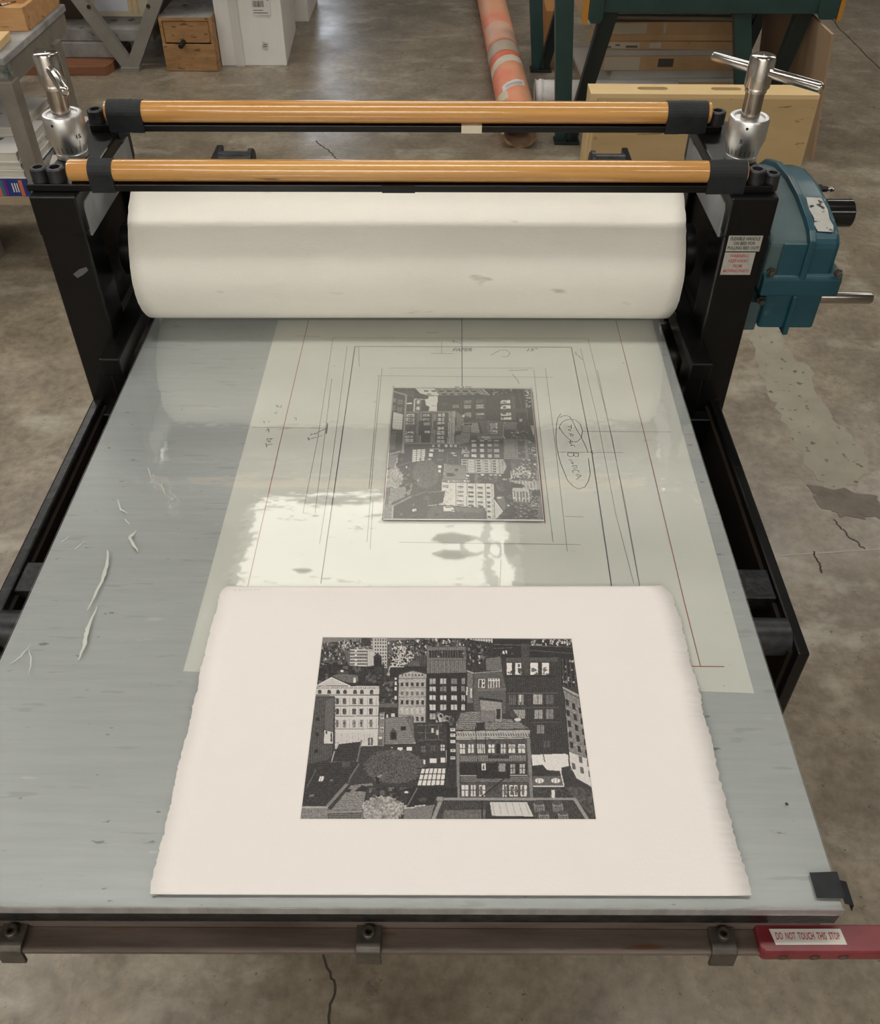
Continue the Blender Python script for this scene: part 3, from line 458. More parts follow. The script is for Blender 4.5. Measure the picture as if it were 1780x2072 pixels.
# --- micrometer pressure screws
def micrometer(x, y, ang, ztop, num, hl, hr, shift=0.0):
    R = 0.0315
    z0 = ZT+0.001
    b = MB().lathe([(0.025, 0), (0.025, 0.008), (0.0245, 0.0085), (0.0245, 0.011), (R-0.006, 0.0112), (R-0.0045, 0.020), (R, 0.035), (R, 0.066), (R-0.002, 0.0695), (R-0.004, 0.070), (R-0.0075, 0.0695), (R-0.008, 0.066), (0.0, 0.066)], (x, y, z0), seg=48, cap=True)
    br = pp('micrometer_barrel', b, BRUSHED, press, label='shiny engraved micrometer barrel')
    sh = pp('screw_shaft', MB().lathe([(0.0145, 0.066), (0.0145, 0.115)], (x, y, z0), seg=32), RODSTEEL, br)
    hz = z0+0.108
    pp('handle_hub', MB().lathe([(0.0165, 0), (0.0165, 0.004), (0.0195, 0.008), (0.0195, 0.050), (0.018, 0.0535), (0.016, 0.0545), (0.0018, 0.0545), (0.0015, 0.0535)], (x, y, hz), seg=40), CHROME, br)
    dx, dy = math.cos(ang), math.sin(ang); tz = hz+0.032; rr = 0.0078
    a = Vector((x-dx*hl, y-dy*hl, tz)); c = Vector((x+dx*hr, y+dy*hr, tz)); L_ = (c-a).length
    pp('handle_bar', MB().lathe([(rr*0.45, 0), (rr*0.75, 0.0015), (rr, 0.005), (rr, L_-0.005), (rr*0.75, L_-0.0015), (rr*0.45, L_)], a, c-a, 24), CHROME, br)
    # engraved ticks and numerals facing the viewer
    tk = MB(); base_a = math.atan2(0-y, 0.011-x) + shift
    for k in range(-4, 5):
        t = base_a + k*0.27; h = 0.020 if k == 1 else 0.010; zz = z0+0.0125
        rr0, rr1 = R-0.0052, R-0.0005 if h > 0.015 else R-0.0026
        n = Vector((math.cos(t), math.sin(t), 0)); s = Vector((-n.y, n.x, 0))*0.0004; o = Vector((x, y, 0))
        def rad(zq):
            h_ = zq - z0
            return (R-0.0045 + (h_-0.020)/0.015*0.0045 if h_ > 0.020 else R-0.006+(h_-0.0112)/0.0088*0.0015) + 0.0003
        zs = [zz + h*i/3 for i in range(4)]
        for q0, q1 in zip(zs, zs[1:]):
            tk.quad(o+n*rad(q0)-s+Vector((0, 0, q0)), o+n*rad(q0)+s+Vector((0, 0, q0)), o+n*rad(q1)+s+Vector((0, 0, q1)), o+n*rad(q1)-s+Vector((0, 0, q1)))
    pp('tick_marks', tk, INKB, br)
    t = base_a + 0.27; n = Vector((math.cos(t), math.sin(t), 0)); s = Vector((-n.y, n.x, 0))
    pp('numeral', text_bm(num, 0.0085 if len(num) > 1 else 0.0042, 0.0065, Vector((x, y, z0+0.036)) + n*(R+0.0005) - s*0.0045, s, (0, 0, 1)), INKB, br)
    hole = base_a + (0.35 if x > 0 else -0.9)
    n = Vector((math.cos(hole), math.sin(hole), 0))
    pp('set_screw_hole', MB().cyl(Vector((x, y, z0+0.060))+n*(R-0.002), Vector((x, y, z0+0.060))+n*(R+0.0003), 0.0022, 14), SOCKET, br)
micrometer(-0.600, 1.419, math.radians(-61.3), 0, '15', 0.082, 0.122, 0.25)
micrometer(0.487, 1.414, math.radians(-47.6), 0, '5', 0.088, 0.105, -0.35)
# --- roller, journals, bearings
ZR = Z+0.1215
pp('roller', MB().cyl((-0.50, 1.418, ZR), (0.392, 1.418, ZR), 0.1125, 64), RODSTEEL)
for sg, xa, xb in ((-1, -0.50, XL1+0.004), (1, 0.392, XR0-0.004)):
    e = 1 if sg > 0 else -1
    j = pp('journal', MB().lathe([(0.034, 0), (0.034, 0.021), (0.036, 0.022), (0.036, 0.027)], (xa, 1.418, ZR), (e, 0, 0), 36), BLACK)
    x0 = xa + e*0.026
    bl = MB().lathe([(0.043, 0), (0.045, 0.002), (0.045, abs(xb-x0))], (x0, 1.418, ZR), (e, 0, 0), 36)
    bg = pp('bearing_housing', bl, BLACK, j)
    for k in (0.6, 2.5, 4.0, 5.4):
        pp('bolt', MB().cyl((x0-e*0.0006, 1.418+0.0395*math.cos(k), ZR+0.0395*math.sin(k)), (x0+e*0.002, 1.418+0.0395*math.cos(k), ZR+0.0395*math.sin(k)), 0.0036, 12), ALU, j)
# --- side rails, guide blocks, stub rollers
for nm, xo, xi in (('left', -0.6215, -0.6035), ('right', 0.501, 0.484)):
    e = -1 if nm == 'left' else 1
    rl = pp('side_rail', MB().box(min(xo, xi), max(xo, xi), 0.732, 2.395, Z-0.37, Z-0.101, bev=0.0035), BLACK if nm == 'right' else BLACKBRUSH, rot=False)
    pp('rail_inner_web', MB().box(min(xi, xi-e*0.006), max(xi, xi-e*0.006), 0.745, 2.38, Z-0.36, Z-0.114), INNER, rl, rot=False)
    gx0, gx1 = (-0.561, -0.527) if nm == 'left' else (0.4135, 0.4485)
    pp('guide_block', MB().box(gx0, gx1, 1.207, 1.62, Z-0.004, Z+0.030, bev=0.002), BLACK, rot=False)
    pp('guide_bracket', MB().box(gx0+0.004, gx1-0.004, 1.225, 1.275, Z-0.1, Z-0.004, bev=0.002), BLACK, rot=False)
    pp('hold_down_plate', MB().box(min(xi, e*0.0+gx0), max(xi, gx1), 1.24, 1.268, Z-0.16, Z-0.115, bev=0.002), BLACK, rot=False)
    for y in (0.775, 2.33):
        sr = pp('stub_roller', MB().lathe([(0.026, 0), (0.026, 0.078), (0.034, 0.080), (0.034, 0.090), (0.030, 0.093)], (xi, y, Z-0.120), (-e, 0, 0), 30), BOLT, rot=False)
    pp('stop_block', MB().box(min(xi, xi-e*0.05), max(xi, xi-e*0.05), 0.83, 0.885, Z-0.13, Z-0.105, bev=0.002), BLACKBRUSH, rot=False)
pp('end_beam', MB().box(-0.6035, 0.484, 0.745, 0.785, Z-0.36, Z-0.28, bev=0.003), INNER, rot=False)
pp('end_beam', MB().box(-0.6035, 0.484, 2.33, 2.37, Z-0.36, Z-0.28, bev=0.003), INNER, rot=False)
pp('drip_tray', MB().box(-0.6035, 0.484, 0.785, 1.62, Z-0.345, Z-0.335), INNER, rot=False)
# --- gearbox
def gx(prof, x0, x1, bev=0.004): return MB().prism([(y, Z+z) for y, z in prof], 'x', x0, x1, bev)
arch = [(1.322, 0.100), (1.322, 0.192), (1.338, 0.204), (1.366, 0.213), (1.42, 0.224), (1.479, 0.228), (1.545, 0.223), (1.60, 0.205), (1.64, 0.175), (1.66, 0.10)]
gb = pp('gearbox', gx([(y+0.001, z-0.004) for y, z in arch], 0.535, 0.600, 0.006), TEALDUST, rot=False, label='teal cast gearbox bolted beside the right post')
pp('gearbox_half', gx([(y+0.001, z-0.004) for y, z in arch], 0.600, 0.651, 0.009), TEAL, gb, rot=False)
pp('gearbox_front', gx([(1.3195, 0.128), (1.3195, 0.188), (1.3225, 0.190), (1.3225, 0.128)], 0.556, 0.599, 0.001), TEAL, gb, rot=False)
def fl_off(p, d):
    c = (1.49, 0.10); return [(c[0]+(y-c[0])*(1+d), c[1]+(z-c[1])*(1+d)) for y, z in p]
pp('seam_flange', gx(fl_off(arch, 0.045), 0.5945, 0.6055, 0.002), TEAL, gb, rot=False)
pp('gearbox_belt', gx([(1.314, 0.094), (1.314, 0.128), (1.322, 0.134), (1.66, 0.134), (1.66, 0.094)], 0.536, 0.667, 0.004), TEAL, gb, rot=False)
pp('gearbox_base', gx([(1.324, 0.024), (1.322, 0.096), (1.65, 0.096), (1.65, 0.03)], 0.551, 0.647, 0.005), TEAL, gb, rot=False)
pp('base_flange', gx([(1.317, 0.014), (1.316, 0.094), (1.655, 0.094), (1.655, 0.02)], 0.5945, 0.6045, 0.003), TEAL, gb, rot=False)
pp('mounting_foot', gx([(1.335, 0.012), (1.333, 0.07), (1.60, 0.07), (1.60, 0.02)], 0.511, 0.552, 0.003), TEALDUST, gb, rot=False)
pp('mounting_pad', gx([(1.345, 0.09), (1.343, 0.19), (1.60, 0.19), (1.60, 0.09)], 0.511, 0.536, 0.004), TEALDUST, gb, rot=False)
pp('crank_shaft', MB().lathe([(0.0195, 0), (0.0195, 0.012), (0.0105, 0.0121), (0.0105, 0.107), (0.009, 0.110)], (0.642, 1.365, Z+0.062), (1, 0, 0), 28), RODSTEEL, gb, rot=False, label='bare steel crank shaft')
pp('shaft_boss', MB().lathe([(0.020, 0), (0.021, 0.002), (0.021, 0.008), (0.019, 0.010)], (0.646, 1.365, Z+0.062), (1, 0, 0), 28), TEAL, gb, rot=False)
pp('black_cap', MB().lathe([(0.0235, 0), (0.0235, 0.044), (0.0215, 0.046), (0.017, 0.046), (0.016, 0.040)], (0.651, 1.425, Z+0.192), (1, 0, 0), 32), mat('glossy_black_plastic', (0.008, 0.008, 0.008), 0.15), gb, rot=False, label='glossy black end cap')
pp('flange_bolt', MB().lathe([(0.009, 0), (0.009, 0.008), (0.0055, 0.0081), (0.0055, 0.018), (0.004, 0.020)], (0.648, 1.475, Z+0.212), (1, 0, 0), 6), BOLT, gb, rot=False)
pp('grease_nipple', MB().lathe([(0.004, 0), (0.004, 0.004), (0.0058, 0.006), (0.0058, 0.009), (0.003, 0.012)], (0.668, 1.475, Z+0.212), (1, 0, 0), 12), CHROME, gb, rot=False)
for x, y, z in ((0.546, 1.319, 0.139), (0.547, 1.330, 0.078), (0.655, 1.316, 0.140)):
    pp('flange_bolt', MB().lathe([(0.0075, 0), (0.0075, 0.003), (0.0055, 0.0031), (0.0055, 0.010), (0.0045, 0.011)], (x, y, Z+z), (0, -1, 0), 6), CLIPM, gb, rot=False)
# name plate on the sloping top of the outer half
def onarch(y):
    for (a, b), (c, d) in zip(arch[1:], arch[2:]):
        if a <= y <= c: return b + (d-b)*(y-a)/(c-a) - 0.004
    return 0.2
npl = MB(); lo = []; ys = [1.338, 1.352, 1.366, 1.39, 1.42]
for i, y in enumerate(ys):
    j = 0.0015*((-1)**i)
    lo.append((npl.bm.verts.new((0.611+j, y+0.002, Z+onarch(y)+0.0020)), npl.bm.verts.new((0.6385-j, y-0.001, Z+onarch(y)+0.0020))))
for a, b in zip(lo, lo[1:]): npl.bm.faces.new((a[0], a[1], b[1], b[0]))
pp('name_plate', npl, FOIL, gb, rot=False, label='scuffed silver name plate')
# --- felt blanket wrapped over the roller
RO = 0.1205; fe = MB(); nA = 72
A0, A1 = math.radians(-97), math.radians(250)
prof = []
for k in range(nA+1):
    t = A0 + (A1-A0)*k/nA
    prof.append((t, RO))
xs = [-0.5085 + 0.907*i/40 for i in range(41)]
ringo = []; 
for i, x in enumerate(xs):
    row = []
    for t, r in prof:
        xx = x
        if i in (0, 40): xx += 0.0016*math.sin(t*3.1+i) + random.uniform(-0.0006, 0.0006)
        rr = r + 0.0012*math.sin(x*5+t*2)*0.5
        row.append(fe.bm.verts.new((xx, 1.418 - rr*math.cos(t), ZR + rr*math.sin(t))))
    ringo.append(row)
for a, b in zip(ringo, ringo[1:]):
    for k in range(nA): fe.bm.faces.new((a[k], b[k], b[k+1], a[k+1]))
fe.bm.normal_update()
bmesh.ops.recalc_face_normals(fe.bm, faces=fe.bm.faces)
fe.xf(PM)
felt = put('felt_blanket', fe, FELT, None, 'white wool felt blanket wrapped around the press roller', 'blanket', loc=(-0.055, 1.418, ZR), smooth=True)
so = felt.modifiers.new('thickness', 'SOLIDIFY'); so.thickness = 0.006; so.offset = -1

# ------------------------------------------------------------------ things lying on the bed
# drafting film with the registration drawing
fs = put('registration_sheet', MB().prism(SHEET, 'z', Z-0.0034, Z-0.0030), MYLAR, None, 'pale frosted registration sheet with ruled pencil lines under the press roller', 'sheet', loc=(0.04, 1.0, Z-0.0034))
def lines(name, L_, w, m, lab=None, z=Z-0.00285):
    b = MB()
    for i, l in enumerate(L_): b.ribbon(l, w, z + 0.00001*(i % 7))
    return put(name, b, m, fs, label=lab)
lines('blue_ruled_line', BLUE, 0.0012, PENB, 'dark blue ruled paper outline')
lines('red_ruled_line', RED_L, 0.0010, PENR, 'thin red ruled guide lines')
lines('pencil_line', PENCIL, 0.0007, PENC, 'faint pencil guide lines')
lines('handwriting', HAND, 0.0010, PENCD, 'pencil note reading Top for Bianca in an oval')
for s, k, hh in (('PAPER', 'PAPER', 0.9), ('15"', 'INCH', 0.85), ('PLATE', 'PLATE', 1.0)):
    o, r, u = [Vector((*p, Z-0.0028)) for p in TXT[k]]
    X = (r-o); Y = (u-o)
    put('handwritten_word', text_bm(s, X.length, Y.length*hh, o, X.normalized(), (Y.normalized()+X.normalized()*0.35), 0.0), WORDINK if s != 'PLATE' else mat('brown_pencil', (0.17, 0.11, 0.07), 0.7), fs)
# clear acrylic cover over bed and sheet
def clear_mat():
    m = bpy.data.materials.new('clear_acrylic'); m.use_nodes = True; nt = m.node_tree; N = nt.nodes; L = nt.links; N.remove(N['Principled BSDF'])
    tr = N.new('ShaderNodeBsdfTransparent'); tr.inputs[0].default_value = (0.975, 0.98, 0.975, 1)
    gl = N.new('ShaderNodeBsdfGlossy'); gl.inputs['Roughness'].default_value = 0.035; gl.inputs[0].default_value = (1, 1, 1, 1)
    lw = N.new('ShaderNodeLayerWeight'); lw.inputs['Blend'].default_value = 0.5
    pw = N.new('ShaderNodeMath'); pw.operation = 'POWER'; pw.inputs[1].default_value = 4.0; L.new(lw.outputs['Facing'], pw.inputs[0])
    ma = N.new('ShaderNodeMath'); ma.operation = 'MULTIPLY_ADD'; ma.inputs[1].default_value = 0.8; ma.inputs[2].default_value = 0.095; L.new(pw.outputs[0], ma.inputs[0])
    mx = N.new('ShaderNodeMixShader'); L.new(ma.outputs[0], mx.inputs[0]); L.new(tr.outputs[0], mx.inputs[1]); L.new(gl.outputs[0], mx.inputs[2])
    tc = N.new('ShaderNodeTexCoord'); mp = N.new('ShaderNodeMapping'); mp.inputs['Scale'].default_value = (0.7, 1.6, 1); L.new(tc.outputs['Object'], mp.inputs[0])
    n = N.new('ShaderNodeTexNoise'); n.inputs['Scale'].default_value = 9; n.inputs['Detail'].default_value = 4; L.new(mp.outputs[0], n.inputs[0])
    n2 = N.new('ShaderNodeTexVoronoi'); n2.inputs['Scale'].default_value = 5; L.new(mp.outputs[0], n2.inputs[0])
    bp = N.new('ShaderNodeBump'); bp.inputs['Strength'].default_value = 1.0; bp.inputs['Distance'].default_value = 1.0
    def scaled(x, k):
        q_ = N.new('ShaderNodeMath'); q_.operation = 'MULTIPLY'; q_.inputs[1].default_value = k; L.new(x, q_.inputs[0]); return q_.outputs[0]
    def plus(a_, b_):
        q_ = N.new('ShaderNodeMath'); q_.operation = 'ADD'; L.new(a_, q_.inputs[0]); L.new(b_, q_.inputs[1]); return q_.outputs[0]
    hgt = scaled(n.outputs['Fac'], 0.0011)
    n3 = N.new('ShaderNodeTexNoise'); n3.inputs['Scale'].default_value = 60; n3.inputs['Detail'].default_value = 2; L.new(mp.outputs[0], n3.inputs[0])
    hgt = plus(hgt, scaled(n3.outputs['Fac'], 0.00006))
    for bx, by, rx, ry, hh in ((0.082, -0.572, 0.045, 0.028, 0.0010), (-0.114, -0.611, 0.016, 0.012, 0.0003), (0.150, -0.577, 0.02, 0.02, 0.0004)):   # blisters under the film
        m3 = N.new('ShaderNodeMapping'); m3.vector_type = 'TEXTURE'; m3.inputs['Location'].default_value = (bx, by, 0); m3.inputs['Scale'].default_value = (rx, ry, 1); L.new(tc.outputs['Object'], m3.inputs[0])
        ln = N.new('ShaderNodeVectorMath'); ln.operation = 'LENGTH'; L.new(m3.outputs[0], ln.inputs[0])
        mr = N.new('ShaderNodeMapRange'); mr.interpolation_type = 'SMOOTHSTEP'; mr.inputs['To Min'].default_value = hh; mr.inputs['To Max'].default_value = 0.0; L.new(ln.outputs['Value'], mr.inputs['Value'])
        hgt = plus(hgt, mr.outputs[0])
    L.new(hgt, bp.inputs['Height']); L.new(bp.outputs[0], gl.inputs['Normal'])
    L.new(mx.outputs[0], N['Material Output'].inputs[0]); return m
CLEAR = clear_mat()
EDGE = mat('acrylic_edge', (0.20, 0.20, 0.20), 0.12, c2=(0.30, 0.30, 0.30), scale=30, stretch=(1, 0.1, 0.1), coat=1.0)
ac = MB().prism([(-0.5178, 0.3578), (0.3958, 0.3658), (0.3958, 1.655), (-0.5178, 1.655)], 'z', Z-0.0026, Z)
cv = put('clear_cover_sheet', ac, CLEAR, None, 'clear acrylic cover sheet lying over the grey press bed', 'cover', loc=(-0.06, 1.4, Z-0.0026))
put('cover_edge', MB().prism([(-0.5178, 0.3565), (0.3958, 0.3645), (0.3958, 0.3657), (-0.5178, 0.3577)], 'z', Z-0.0125, Z-0.0002), EDGE, cv, label='polished front edge')
# scraped marks on the cover
for i, l in enumerate(SCR):
    put('scrape_mark', MB().ribbon(crooked(l, 0.0007, 6), (0.0026, 0.0022, 0.0046, 0.0052, 0.0052)[i % 5] if i < 5 else 0.0016, Z+0.00015, True), mat('pale_scrape', (0.49, 0.52, 0.46), 0.6), cv)
put('paint_speck', MB().lathe([(0.0015, 0), (0.0012, 0.0004)], (-0.264, 0.6, Z), seg=8).lathe([(0.0018, 0), (0.001, 0.0005)], (0.37, 0.47, Z), seg=8), mat('speck', (0.01, 0.03, 0.035), 0.5), cv)
put('white_speck', MB().lathe([(0.0022, 0), (0.0014, 0.0008)], (-0.152, 1.08, Z), seg=10), WHITELAB, cv)
# black tape on the corner
tp = MB().prism(TAPE_Q, 'z', Z+0.0001, Z+0.0006)
put('corner_tape', tp, TAPE, None, 'black cloth tape folded over the front right bed corner', 'tape', loc=(0.39, 0.385, Z))
tp2 = MB(); q = [(0.3965, 0.3935), (0.4068, 0.3925), (0.4075, 0.3700), (0.3968, 0.3717)]
tp2.prism([(0.3975, Z+0.0008), (0.3975, Z+0.0003), (0.4065, Z-0.004), (0.4085, Z-0.016), (0.4095, Z-0.016), (0.4075, Z-0.0035)], 'y', 0.3705, 0.393)
t_ob = bpy.data.objects['corner_tape']; put('tape_flap', tp2, TAPE, t_ob)

# ------------------------------------------------------------------ the etched city view, drawn as ink tones
def etching():
    NX, NY = 620, 470
    src = np.array([(197, 80), (1553, 88), (1687, 1072), (75, 1070)], float); dst = np.array([(0, 0), (1, 0), (1, 1), (0, 1)], float)
    A = []
    for (x, y), (u, v) in zip(dst, src):
        A.append([x, y, 1, 0, 0, 0, -u*x, -u*y]); A.append([0, 0, 0, x, y, 1, -v*x, -v*y])
    h = np.linalg.solve(np.array(A), src.reshape(-1)); Hm = np.append(h, 1).reshape(3, 3)
    uu, vv = np.meshgrid(np.linspace(0, 1, NX), np.linspace(0, 1, NY))
    w = Hm[2, 0]*uu+Hm[2, 1]*vv+1; PX = (Hm[0, 0]*uu+Hm[0, 1]*vv+Hm[0, 2])/w; PY = (Hm[1, 0]*uu+Hm[1, 1]*vv+Hm[1, 2])/w
    rng = np.random.default_rng(5); T = np.full((NY, NX), 0.16)
    white = rng.random((NY, NX))
    def sm(a, n=1):
        for _ in range(n): a = (a+np.roll(a, 1, 0)+np.roll(a, -1, 0)+np.roll(a, 1, 1)+np.roll(a, -1, 1))/5
        return a
    N1 = (sm(rng.random((NY, NX)), 1)-0.5)*2.6; N3 = (sm(rng.random((NY, NX)), 5)-0.5)*7
    def inside(pts):
        m = np.zeros((NY, NX), bool); n = len(pts)
        for i in range(n):
            x0, y0 = pts[i]; x1, y1 = pts[(i+1) % n]
            if y0 == y1: continue
            c = ((PY >= min(y0, y1)) & (PY < max(y0, y1))) & (PX < (x1-x0)*(PY-y0)/(y1-y0)+x0); m ^= c
        return m
    def tex(k, amp):
        if k == 'n': return amp*N1
        if k == 'b': return amp*N3 + amp*0.5*N1
        if k == 'v': return amp*np.sign(np.sin(PX*0.62+N3*1.5))*(0.6+0.6*white) + amp*0.6*N1
        if k == 'h': return amp*np.sign(np.sin(PY*0.62+N3*1.5))*(0.6+0.6*white) + amp*0.6*N1
        if k == 'd': return amp*np.sign(np.sin((PX+PY)*0.5+N3))*(0.6+0.6*white) + amp*0.5*N1
        return 0
    def P(pts, t, k='n', amp=0.05, line=True):
        m = inside(pts); T[m] = (t + tex(k, amp)*np.ones_like(T))[m]
        if line:
            e = m & ~(np.roll(m, 1, 0) & np.roll(m, -1, 0) & np.roll(m, 1, 1) & np.roll(m, -1, 1)); T[e] = np.minimum(T[e], 0.10+0.1*white[e])
    def Rc(x0, y0, x1, y1, t, k='n', amp=0.03): P([(x0, y0), (x1, y0), (x1, y1), (x0, y1)], t, k, amp, (x1-x0) > 26 and (y1-y0) > 26)
    def Ln(a, b, wd, t):
        (x0, y0), (x1, y1) = a, b; d = math.hypot(x1-x0, y1-y0); nx, ny = -(y1-y0)/d*wd/2, (x1-x0)/d*wd/2
        P([(x0+nx, y0+ny), (x1+nx, y1+ny), (x1-nx, y1-ny), (x0-nx, y0-ny)], t, 'n', 0.02, False)
    def Win(x, y, w_, h_, t, cross=True, fr=None):
        if fr is not None: Rc(x-4, y-4, x+w_+4, y+h_+4, fr)
        Rc(x, y, x+w_, y+h_, t, 'n', 0.08)
        if cross: Ln((x+w_/2, y), (x+w_/2, y+h_), 4, 0.12); Ln((x, y+h_*0.45), (x+w_, y+h_*0.45), 4, 0.14)
    def El(cx, cy, rx, ry, t, k='b', amp=0.08, rag=0.12):
        m = ((PX-cx)/rx)**2+((PY-cy)/ry)**2 < 1+rag*N3; T[m] = (t+tex(k, amp)*np.ones_like(T))[m]
    def specks(pts, n, s0, s1, tones):
        m = inside(pts); xs_ = [p[0] for p in pts]; ys_ = [p[1] for p in pts]
        for _ in range(n):
            x = rng.uniform(min(xs_), max(xs_)); y = rng.uniform(min(ys_), max(ys_)); w_ = rng.uniform(s0, s1); h_ = rng.uniform(s0, s1)*1.1
            tn = rng.choice(tones); w_ = w_*0.6 if tn > 0.5 else w_*1.3; q = m & (abs(PX-x) < w_/2) & (abs(PY-y) < h_/2); T[q] = tn if tn < 0.5 or rng.random() < 0.6 else 0.2
    # far skyline
    P([(150, 60), (1010, 60), (1010, 120), (150, 122)], 0.42, 'n', 0.04)
    P([(150, 112), (760, 100), (760, 260), (150, 330)], 0.18, 'v', 0.06)
    specks([(170, 110), (345, 100), (345, 235), (170, 235)], 260, 5, 14, [0.08, 0.12, 0.75, 0.6, 0.3])
    P([(300, 120), (480, 90), (480, 250), (340, 250)], 0.3, 'v', 0.08); specks([(300, 95), (480, 85), (480, 150), (300, 150)], 120, 5, 13, [0.1, 0.7, 0.5, 0.8])
    for k in range(6): Rc(345, 145+k*17, 475, 152+k*17, 0.68); 
    for k in range(4): Rc(372, 148+k*24, 384, 160+k*24, 0.85)
    P([(468, 78), (552, 80), (552, 250), (440, 250), (440, 150), (468, 150)], 0.62, 'n', 0.06)
    for r in range(9):
        for c in range(5): Rc(482+c*14, 90+r*18, 489+c*14, 99+r*18, 0.14)
    Rc(408, 82, 462, 128, 0.16, 'v', 0.05)
    P([(553, 100), (700, 90), (700, 240), (556, 300)], 0.24, 'v', 0.1)
    P([(570, 130), (690, 120), (690, 225), (630, 235), (560, 292), (545, 285), (575, 200)], 0.66, 'v', 0.22)
    specks([(553, 100), (700, 90), (700, 240), (560, 280)], 230, 4, 12, [0.1, 0.1, 0.85, 0.8, 0.3])
    P([(700, 85), (1010, 80), (1010, 200), (700, 230)], 0.2, 'v', 0.06); specks([(700, 80), (1010, 80), (1010, 140), (700, 190)], 230, 5, 15, [0.08, 0.75, 0.8, 0.4, 0.1])
    P([(1000, 78), (1128, 80), (1128, 130), (1000, 130)], 0.66)
    for r in range(3):
        for c in range(8): Rc(1012+c*14, 84+r*15, 1019+c*14, 92+r*15, 0.12)
    # near left roofs
    P([(150, 240), (260, 225), (430, 240), (535, 225), (535, 345), (150, 345)], 0.11, 'b', 0.05); specks([(170, 230), (520, 230), (520, 330), (170, 330)], 50, 6, 20, [0.22, 0.28, 0.08])
    Rc(295, 258, 310, 270, 0.9)
    P([(240, 290), (300, 275), (390, 285), (395, 320), (350, 330), (250, 310)], 0.32, 'h', 0.06)
    Rc(365, 300, 378, 328, 0.8)
    Rc(476, 188, 520, 240, 0.09, 'v', 0.03); P([(470, 190), (496, 164), (526, 190)], 0.12); Rc(480, 240, 522, 265, 0.16)
    # pedimented white building
    P([(163, 345), (515, 343), (500, 672), (262, 690), (262, 402), (155, 402)], 0.72, 'n', 0.05)
    P([(163, 345), (245, 298), (345, 345)], 0.66, 'h', 0.05); Ln((160, 346), (245, 299), 6, 0.82); Ln((245, 299), (348, 346), 6, 0.85); Ln((246, 294), (345, 338), 5, 0.08)
    for k in range(34): Ln((166+k*10.2, 351), (166+k*10.2, 360), 4, 0.25)
    for x in (180, 232, 281, 319, 374, 411, 464):
        Rc(x-10, 374, x+10, 388, 0.16); El(x, 374, 10, 9, 0.18, 'n', 0.03, 0)
    Ln((160, 394), (508, 394), 5, 0.16)
    for r, (y, h_) in enumerate(((412, 32), (468, 32), (530, 40))):
        for x in (275, 315, 368, 408, 460): Win(x-9, y, 20, h_, (0.26, 0.16, 0.5)[r], True)
        for k in range(10): Ln((270+k*24.5, y-5), (270+k*24.5, y+h_+5), 2.5, 0.45)
        Ln((262, y+h_+10), (505, y+h_+8), 4, (0.22, 0.28, 0.4)[r])
    for k in range(7): Rc(272+k*31, 602, 292+k*31, 650, 0.66, 'n', 0.03); Ln((268+k*31, 598), (268+k*31, 655), 2, 0.45)
    Rc(445, 628, 472, 668, 0.3); Ln((458, 630), (458, 668), 4, 0.75)
    P([(148, 402), (262, 404), (262, 430), (250, 720), (200, 770), (110, 780)], 0.22, 'v', 0.06); P([(210, 420), (262, 405), (256, 600), (205, 580)], 0.30, 'd', 0.07)
    P([(204, 582), (256, 596), (254, 662), (200, 662)], 0.74); Rc(240, 600, 248, 650, 0.12); Rc(213, 590, 221, 606, 0.14)
    for x, y in ((160, 515), (157, 600), (152, 690)): Rc(x, y, x+18, y+20, 0.08)
    # dark block with scattered windows
    P([(508, 300), (608, 292), (606, 560), (500, 560)], 0.13, 'b', 0.05); specks([(515, 305), (590, 300), (590, 440), (515, 440)], 26, 6, 13, [0.4, 0.3, 0.07])
    for y in (290, 320, 350, 400): Rc(591, y, 602, y+20, 0.84)
    Rc(505, 440, 605, 462, 0.3); P([(505, 490), (540, 485), (535, 675), (497, 675)], 0.42, 'h', 0.06)
    for y in (498, 568): Win(514, y, 16, 28, 0.78)
    Rc(502, 622, 524, 668, 0.3); Rc(504, 622, 522, 634, 0.8)
    Rc(545, 500, 556, 520, 0.7); Rc(572, 495, 592, 512, 0.75)
    # arched gable building
    P([(612, 285), (650, 272), (690, 262), (730, 270), (766, 280), (762, 545), (608, 545)], 0.56, 'n', 0.07)
    P([(565, 240), (640, 238), (770, 240), (770, 272), (690, 256), (612, 276), (612, 300), (565, 296)], 0.1, 'n', 0.03); Ln((565, 241), (640, 241), 4, 0.8); P([(650, 235), (680, 205), (720, 205), (735, 240)], 0.28, 'v', 0.07)
    for k in range(7): Rc(630+k*18, 280, 638+k*18, 290, 0.2)
    Ln((610, 306), (765, 303), 4, 0.3)
    for y, h_, t in ((324, 22, 0.14), (372, 24, 0.34), (420, 26, 0.12), (470, 26, 0.62), (510, 26, 0.14)):
        for c in range(5): Rc(624+c*28, y, 638+c*28, y+h_, t); Ln((624+c*28, y), (638+c*28, y), 3, 0.8)
        Ln((610, y+h_+9), (764, y+h_+8), 3, 0.34)
    # tall dark block with lit grid
    P([(765, 132), (980, 128), (982, 275), (766, 278)], 0.36, 'v', 0.08)
    Rc(778, 150, 972, 192, 0.22, 'v', 0.06)
    for k in range(13): Rc(782+k*14.5, 152, 789+k*14.5, 190, 0.07)
    specks([(790, 155), (970, 155), (970, 188), (790, 188)], 10, 4, 9, [0.8]); Ln((765, 205), (980, 203), 3, 0.22)
    for k in range(9): Ln((785+k*22, 205), (785+k*22, 275), 2.5, 0.2)
    P([(766, 276), (986, 272), (986, 480), (880, 495), (836, 536), (770, 538)], 0.1, 'n', 0.03)
